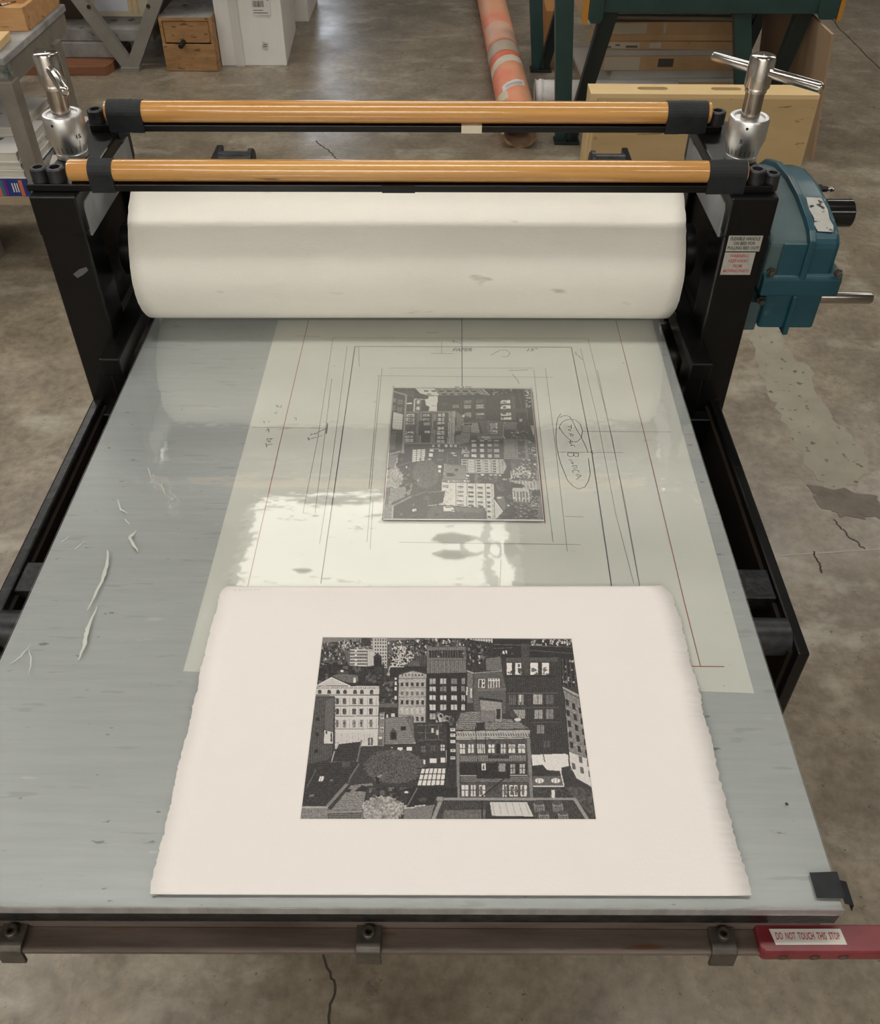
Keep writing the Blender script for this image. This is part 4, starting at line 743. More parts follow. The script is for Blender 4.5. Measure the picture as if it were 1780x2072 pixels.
    for r, y in enumerate((302, 346, 394, 444, 494)):
        for c, x in enumerate((780, 838, 897, 956)):
            if r == 4 and c > 0: continue
            w_ = 36 if c < 3 else 18; t = rng.uniform(0.55, 0.85) if r > 1 else rng.uniform(0.4, 0.7)
            Rc(x, y, x+w_, y+34, t, 'n', 0.12); Ln((x+w_*0.5, y), (x+w_*0.5, y+34), 3, 0.25)
            if r in (2, 1): Rc(x+2, y+26, x+w_-4, y+34, 0.15)
    # brick block centre right
    P([(985, 262), (1020, 275), (1020, 440), (985, 440)], 0.36, 'b', 0.08); P([(1020, 275), (1178, 262), (1200, 360), (1200, 500), (1020, 480)], 0.27, 'h', 0.05)
    P([(985, 90), (1200, 120), (1180, 262), (1020, 268), (985, 250)], 0.13, 'b', 0.06); specks([(990, 120), (1090, 120), (1090, 230), (990, 230)], 70, 5, 15, [0.7, 0.07, 0.35, 0.08])
    P([(1085, 195), (1170, 182), (1180, 262), (1090, 262)], 0.34, 'h', 0.08); Ln((985, 262), (1022, 275), 5, 0.6); Ln((1022, 275), (1178, 262), 5, 0.5)
    Rc(1045, 306, 1086, 358, 0.82); Rc(1052, 312, 1066, 354, 0.22); Rc(1072, 312, 1080, 324, 0.1); Rc(1072, 334, 1080, 350, 0.1)
    Rc(1098, 302, 1166, 358, 0.82)
    for k in range(4): Rc(1104+k*15, 318, 1114+k*15, 354, 0.3); Rc(1104+k*15, 306, 1112+k*15, 312, 0.2)
    Rc(982, 350, 989, 395, 0.88); Rc(1004, 358, 1012, 408, 0.85)
    P([(1030, 360), (1200, 352), (1210, 372), (1050, 378)], 0.34)
    # big dark right block
    P([(1125, 78), (1560, 86), (1572, 200), (1190, 200), (1125, 150)], 0.1, 'v', 0.03)
    specks([(1330, 86), (1556, 92), (1560, 125), (1330, 125)], 60, 5, 15, [0.85, 0.8, 0.5]); specks([(1150, 150), (1240, 150), (1240, 175), (1150, 175)], 9, 8, 14, [0.85])
    Ln((1130, 118), (1560, 132), 3, 0.35); Ln((1330, 150), (1560, 168), 3, 0.3); Ln((1130, 140), (1240, 136), 3, 0.3)
    P([(1188, 190), (1495, 188), (1524, 712), (1340, 716), (1320, 580), (1240, 520), (1200, 380)], 0.145, 'v', 0.05)
    P([(1195, 190), (1480, 188), (1482, 215), (1198, 215)], 0.24, 'n', 0.05)
    Rc(1280, 112, 1326, 292, 0.2, 'b', 0.05)
    for x0, x1 in ((1200, 1232), (1246, 1283), (1328, 1374), (1392, 1434)):
        Rc(x0, 217, x1, 286, 0.9, 'n', 0.05)
    specks([(1262, 225), (1280, 225), (1280, 280), (1262, 280)], 7, 8, 18, [0.2, 0.3]); specks([(1335, 245), (1372, 245), (1372, 284), (1335, 284)], 12, 5, 12, [0.3]); specks([(1400, 240), (1434, 240), (1434, 284), (1400, 284)], 12, 5, 12, [0.3]); specks([(1204, 262), (1230, 262), (1230, 280), (1204, 280)], 8, 4, 8, [0.2])
    Ln((1195, 292), (1470, 292), 7, 0.08); Ln((1205, 385), (1480, 383), 4, 0.3); Ln((1215, 465), (1485, 462), 4, 0.28); Ln((1330, 545), (1500, 540), 4, 0.26)
    for (x0, y0, x1, y1, t) in ((1210, 392, 1254, 450, 0.28), (1262, 390, 1296, 450, 0.45), (1344, 388, 1398, 446, 0.55), (1412, 390, 1458, 446, 0.28), (1226, 472, 1304, 524, 0.5), (1350, 472, 1400, 526, 0.5), (1414, 470, 1458, 526, 0.42), (1364, 556, 1408, 606, 0.42), (1400, 644, 1440, 682, 0.25)):
        Rc(x0, y0, x1, y1, t, 'v', 0.07); Ln(((x0+x1)/2, y0), ((x0+x1)/2, y1), 3, 0.15)
    Rc(1272, 392, 1280, 430, 0.85)
    P([(1495, 190), (1580, 205), (1592, 352), (1505, 348)], 0.09, 'n', 0.03)
    for k in range(4): Ln((1505+k*20, 195), (1512+k*22, 350), 3, 0.3)
    specks([(1500, 200), (1570, 205), (1580, 340), (1505, 340)], 28, 5, 12, [0.5, 0.75, 0.3])
    # ornate facade far right
    P([(1505, 348), (1592, 392), (1665, 840), (1690, 930), (1545, 800)], 0.44, 'b', 0.08); P([(1538, 700), (1640, 740), (1668, 900), (1580, 850), (1540, 770)], 0.78, 'n', 0.08)
    Ln((1505, 352), (1592, 396), 8, 0.55); Ln((1508, 366), (1594, 412), 4, 0.12)
    for r in range(7):
        for c in range(3):
            x = 1520+c*36+r*6+c*r*1.5; y = 415+r*58+c*22
            if r == 5 and c == 0: continue
            P([(x, y), (x+17, y+6), (x+20, y+40), (x+3, y+34)], 0.12 if r < 5 else 0.3)
    Ln((1512, 380), (1552, 870), 5, 0.08)
    # light behind, low roof
    P([(1336, 718), (1520, 712), (1538, 720), (1542, 792), (1500, 812), (1425, 806), (1340, 790)], 0.86, 'v', 0.07)
    Ln((1400, 716), (1410, 760), 5, 0.2); P([(1340, 780), (1398, 774), (1445, 832), (1345, 838)], 0.13)
    P([(1342, 836), (1500, 834), (1515, 895), (1345, 895)], 0.3, 'n', 0.06); P([(1500, 790), (1548, 780), (1560, 870), (1500, 860)], 0.15, 'h', 0.05)
    for x in (1380, 1468): El(x, 862, 24, 14, 0.9, 'n', 0.05, 0); Ln((x-8, 852), (x-10, 874), 3, 0.15); Ln((x+8, 852), (x+10, 874), 3, 0.15)
    Ln((1340, 893), (1514, 893), 7, 0.82); Ln((1514, 893), (1492, 800), 6, 0.85)
    P([(1342, 900), (1510, 898), (1690, 930), (1692, 1080), (1342, 960)], 0.17, 'b', 0.06); P([(1510, 890), (1640, 900), (1695, 960), (1695, 1080), (1600, 1000)], 0.22, 'b', 0.07); Rc(1446, 912, 1464, 955, 0.84)
    # roof deck and shed
    P([(915, 590), (950, 490), (1060, 478), (1180, 520), (1260, 530), (1335, 582)], 0.38, 'h', 0.12)
    P([(1054, 418), (1178, 428), (1178, 545), (1062, 528)], 0.5, 'n', 0.06); Rc(1060, 480, 1140, 540, 0.4, 'n', 0.06); P([(1050, 405), (1180, 422), (1180, 434), (1052, 420)], 0.1); Rc(1146, 470, 1168, 526, 0.12)
    P([(1190, 440), (1210, 436), (1268, 520), (1240, 545)], 0.2); El(1262, 528, 18, 9, 0.8, 'n', 0.03, 0); Rc(1035, 545, 1082, 592, 0.12)
    # front block
    P([(925, 630), (1328, 622), (1350, 958), (930, 958)], 0.22, 'b', 0.05)
    P([(912, 590), (1332, 582), (1326, 624), (920, 634)], 0.56, 'n', 0.05); Ln((912, 588), (1334, 580), 5, 0.1)
    for k in range(30): Ln((924+k*13.6, 603), (930+k*13.6, 618), 5, 0.2)
    Ln((920, 636), (1328, 628), 4, 0.7)
    P([(926, 650), (946, 650), (950, 958), (930, 958)], 0.42, 'n', 0.06); P([(1308, 634), (1332, 632), (1350, 958), (1326, 958)], 0.42, 'n', 0.06)
    for x0, x1, t in ((948, 974, .85), (990, 1026, .8), (1041, 1062, .78), (1066, 1084, .72), (1100, 1138, .88), (1170, 1196, .7), (1210, 1250, .84), (1262, 1304, .84)): Win(x0, 661, x1-x0, 52, t)
    Rc(1215, 668, 1245, 684, 0.5); Rc(1268, 668, 1298, 684, 0.5); Rc(1146, 660, 1166, 714, 0.09)
    Rc(945, 722, 1310, 758, 0.38, 'v', 0.09); Rc(1100, 722, 1215, 742, 0.14)
    Rc(948, 764, 1314, 832, 0.1, 'n', 0.03); Ln((948, 834), (1314, 832), 5, 0.6)
    Rc(1066, 767, 1088, 804, 0.88); Rc(1072, 775, 1080, 800, 0.2); Rc(1156, 766, 1198, 814, 0.48, 'v', 0.06)
    Win(1220, 768, 30, 58, .55); Win(1270, 768, 34, 58, .6)
    Rc(950, 838, 1325, 872, 0.32, 'h', 0.08)
    for x0, x1, t in ((954, 996, .78), (1004, 1036, .74), (1050, 1088, .82), (1180, 1202, .8), (1214, 1264, .85), (1275, 1314, .85)): Win(x0, 884, x1-x0, 66, t)
    for x in (1056, 1186, 1222, 1246, 1284): Rc(x, 892, x+14, 940, 0.3)
    Ln((1060, 845), (1150, 760), 7, 0.06); Ln((1065, 950), (1190, 850), 7, 0.06); Rc(1040, 828, 1220, 850, 0.1); Ln((1040, 765), (1040, 850), 5, 0.08); Ln((1030, 560), (1045, 760), 4, 0.1); Ln((1085, 560), (1090, 720), 4, 0.1)
    # street gap
    P([(868, 500), (925, 490), (930, 800), (905, 960), (866, 760)], 0.12, 'v', 0.05); Ln((880, 510), (884, 790), 12, 0.08); Ln((868, 530), (872, 760), 4, 0.7)
    for y in (575, 605, 640, 690, 730): Rc(896, y, 922, y+16, 0.78); Rc(900, y+5, 915, y+9, 0.15)
    P([(820, 480), (860, 500), (850, 575), (838, 575)], 0.7); P([(845, 515), (875, 500), (895, 510), (890, 545), (850, 540)], 0.5, 'n', 0.1); specks([(815, 480), (940, 480), (940, 560), (815, 560)], 26, 6, 18, [0.1, 0.3, 0.6])
    # mansard house and neighbours
    P([(538, 518), (690, 508), (708, 655), (536, 658)], 0.4, 'h', 0.07); P([(652, 515), (690, 508), (705, 650), (672, 560)], 0.34, 'v', 0.08)
    P([(564, 600), (583, 574), (603, 598), (603, 640), (566, 640)], 0.22); Rc(572, 598, 597, 634, 0.08); Rc(624, 566, 652, 586, 0.08)
    Ln((536, 660), (708, 657), 5, 0.5); P([(536, 662), (708, 660), (708, 730), (540, 730)], 0.14, 'h', 0.03)
    for x0, x1, y1 in ((555, 584, 718), (605, 636, 706), (657, 686, 698)): Win(x0, 677, x1-x0, y1-677, 0.9, False)
    P([(706, 548), (872, 540), (872, 770), (706, 725)], 0.15, 'b', 0.04); 
    for a, b in (((716, 560), (850, 556)), ((716, 600), (850, 598)), ((716, 640), (860, 638)), ((760, 556), (760, 640)), ((830, 556), (830, 640))): Ln(a, b, 3, 0.34)
    for x, y in ((792, 575), (818, 585)): Rc(x, y, x+12, y+26, 0.7)
    Win(736, 674, 24, 32, .35); Win(788, 670, 24, 30, .3); Win(842, 666, 22, 32, .75)
    for x0, x1, y0, y1 in ((740, 758, 746, 782), (784, 820, 740, 766), (842, 866, 736, 764)): Rc(x0, y0, x1, y1, 0.88)
    # garden trees and left roofs
    P([(410, 672), (540, 672), (705, 724), (760, 780), (700, 890), (400, 850)], 0.15, 'd', 0.06)
    El(590, 785, 165, 92, 0.25, 'n', 0.13); El(520, 760, 70, 60, 0.24, 'n', 0.13)
    P([(285, 662), (408, 648), (382, 800), (225, 1000), (85, 1000), (118, 770), (250, 745)], 0.13, 'h', 0.045)
    Ln((410, 640), (385, 760), 8, 0.36); Ln((395, 770), (345, 850), 7, 0.36); Ln((345, 850), (335, 890), 6, 0.3); Ln((330, 880), (222, 1002), 17, 0.42); Ln((338, 888), (230, 1010), 4, 0.08); Ln((262, 700), (245, 760), 5, 0.6)
    P([(262, 660), (286, 650), (262, 700)], 0.8)
    P([(180, 836), (208, 834), (200, 866), (170, 867)], 0.92); Ln((191, 836), (184, 866), 3, 0.15); P([(240, 852), (262, 850), (248, 868), (228, 868)], 0.36); P([(128, 936), (156, 934), (146, 950), (118, 951)], 0.42)
    Ln((110, 900), (160, 800), 5, 0.3); Ln((230, 760), (370, 755), 3, 0.3); Rc(300, 755, 350, 790, 0.22)
    P([(232, 1032), (280, 975), (352, 885), (470, 872), (480, 900), (412, 1005), (390, 1035)], 0.42, 'h', 0.09)
    P([(372, 920), (412, 885), (470, 905), (455, 922)], 0.1, 'v', 0.05); P([(330, 910), (360, 906), (345, 925), (315, 925)], 0.1); Ln((480, 900), (440, 960), 9, 0.45); Rc(488, 838, 508, 880, 0.09); P([(486, 838), (520, 824), (526, 832), (508, 850)], 0.5)
    P([(440, 890), (720, 890), (700, 960), (640, 1012), (420, 1000)], 0.14, 'n', 0.06); specks([(450, 900), (700, 900), (680, 950), (450, 960)], 36, 8, 24, [0.35, 0.1, 0.28]); El(655, 925, 12, 6, 0.85, 'n', 0.02, 0)
    P([(690, 895), (934, 895), (934, 958), (820, 958), (790, 1000), (640, 1012)], 0.1, 'n', 0.03); Ln((716, 900), (660, 1000), 6, 0.4)
    El(745, 965, 22, 12, 0.2, 'h', 0.05)
    # lit skylight
    P([(738, 794), (872, 792), (862, 892), (712, 890)], 0.85, 'n', 0.04)
    for k in range(7): Ln((738+k*22.3, 792), (712+k*25, 892), 5, 0.07)
    for y in (794, 826, 858, 890): Ln((712, y), (872, y-2), 5, 0.07)
    El(530, 1015, 122, 66, 0.5, 'b', 0.14, 0.25); El(480, 1030, 80, 45, 0.5, 'b', 0.14, 0.25)
    # bottom parapet
    P([(60, 1004), (225, 1004), (232, 1020), (420, 1018), (420, 1080), (60, 1080)], 0.42, 'n', 0.12); Ln((75, 1006), (224, 1006), 10, 0.56); Ln((225, 1036), (410, 1030), 6, 0.5); P([(225, 1040), (410, 1036), (410, 1080), (225, 1080)], 0.3, 'h', 0.06)
    P([(640, 1010), (820, 990), (800, 1080), (640, 1080)], 0.4, 'n', 0.07); Ln((640, 1012), (700, 1008), 6, 0.7); Ln((700, 1002), (760, 996), 6, 0.7)
    P([(820, 955), (1580, 958), (1660, 1080), (785, 1080)], 0.17, 'v', 0.05); P([(860, 1020), (1090, 1018), (1090, 1080), (850, 1080)], 0.32, 'b', 0.05)
    Ln((818, 962), (1578, 962), 13, 0.5); Ln((1572, 962), (1645, 1080), 18, 0.5); Ln((850, 950), (800, 1080), 20, 0.5); Rc(820, 946, 858, 975, 0.48)
    Ln((1068, 970), (1070, 1080), 7, 0.07)
    P([(1108, 976), (1314, 978), (1352, 1060), (1120, 1056)], 0.74, 'n', 0.03); P([(1106, 976), (1118, 1056), (1085, 1062), (1090, 1010)], 0.13)
    for k in range(6): Ln((1124+k*36, 985), (1136+k*38, 1048), 3, 0.5)
    Ln((1095, 1062), (1352, 1062), 6, 0.06)
    for x, y in ((1345, 985), (1446, 985), (1372, 1040), (1476, 1038)):
        P([(x, y), (x+62, y), (x+68, y+50), (x+8, y+52)], 0.46); El(x+32, y-2, 26, 13, 0.22, 'n', 0.04, 0); Rc(x+12, y+18, x+55, y+46, 0.34, 'v', 0.1)
    T[:3, :] = 0.5*T[:3, :]+0.2
    T = np.clip(T + 0.05*N1, 0.0, 1.0)
    return np.clip(np.where(T < 0.5, T**1.7*1.1, np.where(T < 0.62, 0.339+(T-0.5)*2.34, T)), 0.0, 1.0), PX
ET, _ = etching()

def ink_grid(name, T, corners, z, m, dark, light, parent, label, fn=None):
    """grid of quads on the bed with the ink tone per vertex; corners = TL, TR, BR, BL on the bed"""
    ny, nx = T.shape
    u, v = np.meshgrid(np.linspace(0, 1, nx), np.linspace(0, 1, ny))
    c = np.array(corners, float)
    XY = (1-v)[..., None]*((1-u)[..., None]*c[0]+u[..., None]*c[1]) + v[..., None]*((1-u)[..., None]*c[3]+u[..., None]*c[2])
    o = parent['_o']
    co = np.empty((ny*nx, 3), np.float32); co[:, :2] = XY.reshape(-1, 2) - np.array(o[:2]); co[:, 2] = z-o[2]
    if fn is not None: co[:, 2] += fn(XY.reshape(-1, 2))
    idx = np.arange(ny*nx).reshape(ny, nx); q = np.stack([idx[:-1, :-1], idx[1:, :-1], idx[1:, 1:], idx[:-1, 1:]], -1).reshape(-1, 4)
    me = bpy.data.meshes.new(name); me.vertices.add(ny*nx); me.vertices.foreach_set('co', co.ravel())
    me.loops.add(q.size); me.loops.foreach_set('vertex_index', q.ravel().astype(np.int32))
    me.polygons.add(len(q)); me.polygons.foreach_set('loop_start', np.arange(0, q.size, 4, dtype=np.int32)); me.polygons.foreach_set('loop_total', np.full(len(q), 4, np.int32))
    me.update(); at = me.color_attributes.new('ink', 'FLOAT_COLOR', 'POINT')
    t = T.reshape(-1, 1); colr = np.ones((ny*nx, 4), np.float32); colr[:, :3] = np.array(dark)*(1-t)+np.array(light)*t
    at.data.foreach_set('color', colr.ravel()); me.materials.append(m)
    ob = bpy.data.objects.new(name, me); COL.objects.link(ob); ob.parent = parent; ob['_o'] = list(o); ob['label'] = label; return ob

# printed sheet of rag paper with two deckle edges
def sheet_h(p):
    return 0.0
pr = thing('etching_print', 'white paper sheet with printed city etching lying on the press bed', 'print', (0.017, 0.565, Z))
TL, TR, BR, BL = (-0.2748, 0.7525), (0.3030, 0.7605), (0.3090, 0.3766), (-0.2700, 0.3712)
pm = bmesh.new(); nr, nc = 130, 24; rows = []
dl = [0.0]; dr = [0.0]
for i in range(nr): dl.append(0.82*dl[-1]+random.uniform(-0.0008, 0.0008)); dr.append(0.82*dr[-1]+random.uniform(-0.0009, 0.0009))
for i in range(nr+1):
    v = i/nr; L0 = Vector((TL[0]+(BL[0]-TL[0])*v, TL[1]+(BL[1]-TL[1])*v)); R0 = Vector((TR[0]+(BR[0]-TR[0])*v, TR[1]+(BR[1]-TR[1])*v))
    cl = max(0.0, 0.008-v*0.38)*0.9; cr = max(0.0, 0.014-v*0.38)*0.9
    L0.x += dl[i]+cl+random.uniform(-0.0009, 0.0006); R0.x += dr[i]-cr+random.uniform(-0.0008, 0.0010); row = []
    for j in range(nc+1):
        u = j/nc; p = L0.lerp(R0, u); e = min(u, 1-u)*0.58
        zz = Z + 0.0007 + 0.0010*math.exp(-e/0.006) + 0.0012*math.exp(-v*0.38/0.010)
        row.append(pm.verts.new((p.x, p.y, zz)))
    rows.append(row)
for a, b in zip(rows, rows[1:]):
    for j in range(nc): pm.faces.new((a[j], b[j], b[j+1], a[j+1]))
sheet_ob = put('paper_sheet', pm, PAPER, pr, smooth=True, label='thick white rag paper with torn edges')
so = sheet_ob.modifiers.new('thickness', 'SOLIDIFY'); so.thickness = 0.0005; so.offset = -1
INKPRINT = attr_mat('ink_on_paper', 0.85, 0.0)
EP = EPRINT
put('plate_mark', MB().prism([(EP[0][0]-0.0016, EP[0][1]+0.0016), (EP[1][0]+0.0016, EP[1][1]+0.0016), (EP[2][0]+0.0016, EP[2][1]-0.0016), (EP[3][0]-0.0016, EP[3][1]-0.0016)], 'z', Z+0.0006, Z+0.00078), mat('embossed_margin', (0.72, 0.68, 0.635), 0.9), pr)
ink_grid('printed_etching', ET, EP, Z+0.00084, INKPRINT, (0.013, 0.012, 0.0125), (0.755, 0.715, 0.685), pr, 'black ink etching of city rooftops at night')
hw = [[(-0.258, 0.7468), (-0.2555, 0.749), (-0.254, 0.7475), (-0.2575, 0.745), (-0.2535, 0.745)], [(-0.251, 0.7455), (-0.2485, 0.748), (-0.2505, 0.7488), (-0.2505, 0.7465), (-0.2475, 0.746)], [(-0.246, 0.7462), (-0.243, 0.7485)], [(-0.242, 0.746), (-0.239, 0.7487)], [(-0.238, 0.7462), (-0.2365, 0.748), (-0.2345, 0.7465)], [(-0.232, 0.746), (-0.229, 0.7486)], [(-0.228, 0.7465), (-0.2255, 0.7485), (-0.2235, 0.7465)]]
hb = MB()
for l in hw: hb.ribbon(l, 0.0005, Z+0.0022)
put('pencil_note', hb, mat('faint_pencil', (0.52, 0.50, 0.48), 0.9), pr)
# copper/zinc printing plate, same image mirrored and turned a quarter
pt = thing('printing_plate', 'inked metal etching plate with mirrored city view on registration sheet', 'plate', (0.037, 1.027, Z))
q = PLATE_Q
PLM = mat('plate_metal', (0.5, 0.5, 0.48), 0.3, metal=0.8)
put('plate_body', MB().prism(q, 'z', Z+0.0001, Z+0.0017, bev=0.0005), PLM, pt, label='bare metal plate with bevelled rim')
TP = ET[::2, ::2][::-1, ::-1].T          # down the plate = right-to-left of the print, across = bottom-to-top
ink_grid('etched_face', TP, [Vector(a).lerp(Vector((0.037, 1.027)), 0.012) for a in PLATE_T], Z+0.00176, attr_mat('inked_plate', 0.22, 0.55, coat=0.0), (0.17, 0.171, 0.168), (0.84, 0.84, 0.79), pt, 'grey inked etching of the city, mirrored')

# ------------------------------------------------------------------ background left
# grey painted bench with shelf
wb = thing('workbench', 'grey painted wooden workbench with paint-stained top and lower shelf', 'workbench', (-1.9, 3.25, 0))
put('bench_top', MB().box(-2.45, -1.395, 2.93, 3.53, 0.795, 0.82, bev=0.004), GREYTOP, wb)
put('apron', MB().prism([(2.945, 0.795), (3.515, 0.795), (3.515, 0.755), (3.47, 0.725), (2.945, 0.725)], 'x', -1.425, -1.40), GREYP, wb)
put('apron', MB().box(-2.42, -1.425, 2.945, 2.97, 0.725, 0.795), GREYP, wb)
for x, y, t in ((-1.445, 2.94, 0.05), (-1.43, 3.33, 0.045), (-2.42, 2.94, 0.06), (-2.42, 3.45, 0.06)):
    put('leg', MB().box(x, x+t, y, y+0.06, 0, 0.74, bev=0.003), GREYP, wb)
put('paint_drip', MB().prism([(2.946, 0.80), (2.985, 0.80), (2.98, 0.765), (2.97, 0.75), (2.955, 0.758)], 'x', -1.3995, -1.3985).box(-1.44, -1.398, 2.9425, 2.9445, 0.75, 0.818), mat('green_black_paint', (0.015, 0.05, 0.045), 0.5, c2=(0.25, 0.25, 0.22), scale=40), wb)
put('shelf', MB().box(-2.42, -1.43, 2.93, 3.50, 0.32, 0.345), mat('raw_shelf_board', (0.26, 0.20, 0.13), 0.7, c2=(0.31, 0.25, 0.17), scale=10), wb)
put('shelf_support', MB().box(-1.79, -1.73, 3.10, 3.16, 0, 0.32), GREYP, wb)
# tray of tools on the bench
tz = 0.8205
tr = thing('tool_tray', 'open pine tray of dark tools on the grey workbench', 'tray', (-1.6, 3.36, tz))
put('tray_floor', MB().box(-1.80, -1.41, 3.21, 3.52, tz, tz+0.01), PINE, tr)
for a in ((-1.80, -1.41, 3.20, 3.216), (-1.80, -1.41, 3.51, 3.526), (-1.424, -1.408, 3.216, 3.51), (-1.80, -1.784, 3.216, 3.51)):
    put('tray_side', MB().box(*a, tz, tz+0.075, bev=0.0015), PINE, tr)
for i, (x, y, a, l, m) in enumerate(((-1.52, 3.30, 0.6, 0.12, BOLT), (-1.56, 3.36, 0.9, 0.13, SOCKET), (-1.60, 3.28, 0.3, 0.11, BOLT), (-1.48, 3.36, 1.1, 0.10, RODSTEEL), (-1.63, 3.40, 0.5, 0.14, BOLT))):
    d = Vector((math.cos(a), math.sin(a), 0))*l/2; p = Vector((x, y, tz+0.025+0.012*(i % 3)))
    tl = thing('hand_tool', ['short dark tool lying nearest the tray corner', 'longest black tool across the middle of the pine tray', 'dark tool beside the front board of the tray', 'steel tool by the right board of the pine tray', 'dark tool at the back of the pine tray'][i], 'tool', p)
    put('handle', MB().lathe([(0.007, 0), (0.012, 0.008), (0.010, l*0.35), (0.0125, l*0.5), (0.007, l*0.55)], p-d, d, 14), m, tl)
    put('blade', MB().cyl(p-d+d.normalized()*l*0.54, p+d, 0.0045, 10, r1=0.003), RODSTEEL, tl)
put('wood_block', MB().box(-1.60, -1.432, 2.985, 3.115, tz, tz+0.025, bev=0.002, rz=0.08), PALEPINE, None, 'small pale wood block lying on the stained bench top', 'block', loc=(-1.6, 3.07, tz))
# books and papers on the shelf
def pile(nm, label, cat, x0, x1, y0, y1, z, h, m, rz=0.0, pages=True, cover=True):
    c = ((x0+x1)/2, (y0+y1)/2, z); t = thing(nm, label, cat, c, 'reading matter on the bench shelf')
    if pages: put('pages', MB().box(x0+0.004, x1-0.004, y0+0.003, y1-0.003, z+0.002, z+h-0.002, rz=rz), PAGES, t)
    put('cover', MB().box(x0, x1, y0, y1, z+h-0.003, z+h, rz=rz).box(x0, x1, y0, y1, z, z+0.003, rz=rz), m, t)
    return t
zs = 0.3455
b0 = thing('book', 'thick navy book with coloured spine stripes at the bottom of the shelf pile', 'book', (-1.6, 3.08, zs), 'reading matter on the bench shelf')
put('book_block', MB().box(-1.80, -1.455, 2.955, 3.23, zs+0.003, zs+0.057), PAGES, b0)
put('cover', MB().box(-1.80, -1.45, 2.95, 3.235, zs, zs+0.003).box(-1.80, -1.45, 2.95, 3.235, zs+0.057, zs+0.06).box(-1.80, -1.45, 2.947, 2.951, zs, zs+0.06), NAVY, b0)
for x, w, m in ((-1.567, 0.012, CREAM), (-1.554, 0.013, ORB), (-1.541, 0.012, TEALB), (-1.529, 0.011, PURP), (-1.474, 0.013, ORB)):
    put('spine_stripe', MB().box(x-w/2, x+w/2, 2.9455, 2.9472, zs+0.001, zs+0.059), m, b0)
for x in (-1.504, -1.495, -1.487): put('spine_lettering', MB().box(x-0.002, x+0.002, 2.9455, 2.9472, zs+0.015, zs+0.048), WHITELAB, b0)
pile('magazine', 'curled white magazine on top of the navy book', 'magazine', -1.83, -1.452, 2.955, 3.24, zs+0.061, 0.030, WPAPER)
pile('magazine', 'grey-edged magazine in the middle of the shelf pile', 'magazine', -1.84, -1.458, 2.96, 3.25, zs+0.092, 0.022, FOAMB)
m3 = pile('catalogue', 'thick white catalogue with green cover picture on the shelf pile', 'book', -1.84, -1.464, 2.965, 3.25, zs+0.115, 0.036, WPAPER)
put('cover_picture', MB().prism([(-1.66, 3.06), (-1.56, 3.06), (-1.55, 3.09), (-1.66, 3.095)], 'z', zs+0.1511, zs+0.1516), mat('green_print', (0.01, 0.10, 0.07), 0.5), m3)
put('cover_lettering', MB().box(-1.585, -1.57, 2.967, 2.973, zs+0.1511, zs+0.1516).box(-1.565, -1.55, 2.967, 2.973, zs+0.1511, zs+0.1516).box(-1.545, -1.53, 2.967, 2.973, zs+0.1511, zs+0.1516), INKB, m3)
m4 = pile('catalogue', 'white catalogue with a red mark topmost at the left of the pile', 'book', -1.84, -1.50, 3.11, 3.40, zs+0.152, 0.030, WPAPER, rz=-0.04)
put('cover_mark', MB().prism([(-1.66, 3.21), (-1.62, 3.215), (-1.60, 3.235), (-1.612, 3.235), (-1.625, 3.222), (-1.66, 3.22)], 'z', zs+0.1821, zs+0.1826), INKR, m4)
m5 = pile('magazine', 'white magazine showing a reddish picture behind the bench leg', 'magazine', -1.445, -1.30, 3.235, 3.318, zs+0.10, 0.04, WPAPER, rz=0.03)
put('cover_picture', MB().prism([(-1.43, 3.25), (-1.39, 3.245), (-1.32, 3.26), (-1.35, 3.282), (-1.42, 3.28)], 'z', zs+0.1401, zs+0.1406), mat('reddish_print', (0.30, 0.10, 0.05), 0.5, c2=(0.05, 0.03, 0.03), scale=30), m5)
pile('magazine', 'pale magazine under the reddish one behind the bench leg', 'magazine', -1.445, -1.31, 3.235, 3.322, zs+0.0005, 0.099, WPAPER, rz=-0.01)
pile('catalogue', 'tilted white booklet sticking out at the shelf edge', 'book', -1.425, -1.335, 3.03, 3.19, zs+0.0005, 0.05, WPAPER, rz=0.2)

# grey trestle table with V legs
tt = thing('trestle_table', 'grey trestle table standing on V-shaped legs', 'table', (-1.8, 5.7, 0))
put('table_top', MB().box(-3.0, -0.75, 5.15, 6.3, 0.86, 0.90, bev=0.004), GREYM, tt)
put('lower_rail', MB().box(-2.9, -0.85, 5.22, 5.30, 0.80, 0.86), GREYM, tt)
for xc, y in ((-1.80, 5.26), (-1.80, 6.18)):
    f = MB()
    for s in (-1, 1):
        top = xc + s*(0.455 if s < 0 else 0.475)
        f.prism([(xc-0.049 if s < 0 else xc+0.049-0.075, 0.02), (xc-0.049+0.075 if s < 0 else xc+0.049, 0.02), (top+0.043, 0.83), (top-0.043, 0.83)], 'y', y-0.004+0.0004*s, y+0.045+0.0004*s)
    put('v_leg', f, GREYM, tt)
    put('foot', MB().box(xc-0.052, xc+0.052, y-0.02, y+0.05, 0, 0.02), GREYM, tt)
for x, z in ((-1.955, 0.34), (-1.63, 0.345)): put('bolt', MB().cyl((x, 5.256, z), (x, 5.252, z), 0.011, 12), BOLT, tt)
put('plank', MB().prism([(-2.46, 5.17), (-1.915, 5.17), (-1.892, 5.25), (-1.892, 5.62), (-2.46, 5.62)], 'z', 0.0, 0.05, bev=0.003), PLANKW, None, 'reddish brown plank on the floor under the grey trestle table', 'plank', loc=(-2.2, 5.4, 0))
put('litho_stone', MB().box(-2.42, -1.895, 5.312, 5.60, 0.051, 0.135, bev=0.006), STONE, None, 'dusty grey stone slab lying directly on the reddish plank', 'slab', 'stone slabs under the trestle table', loc=(-2.1, 5.45, 0.051))
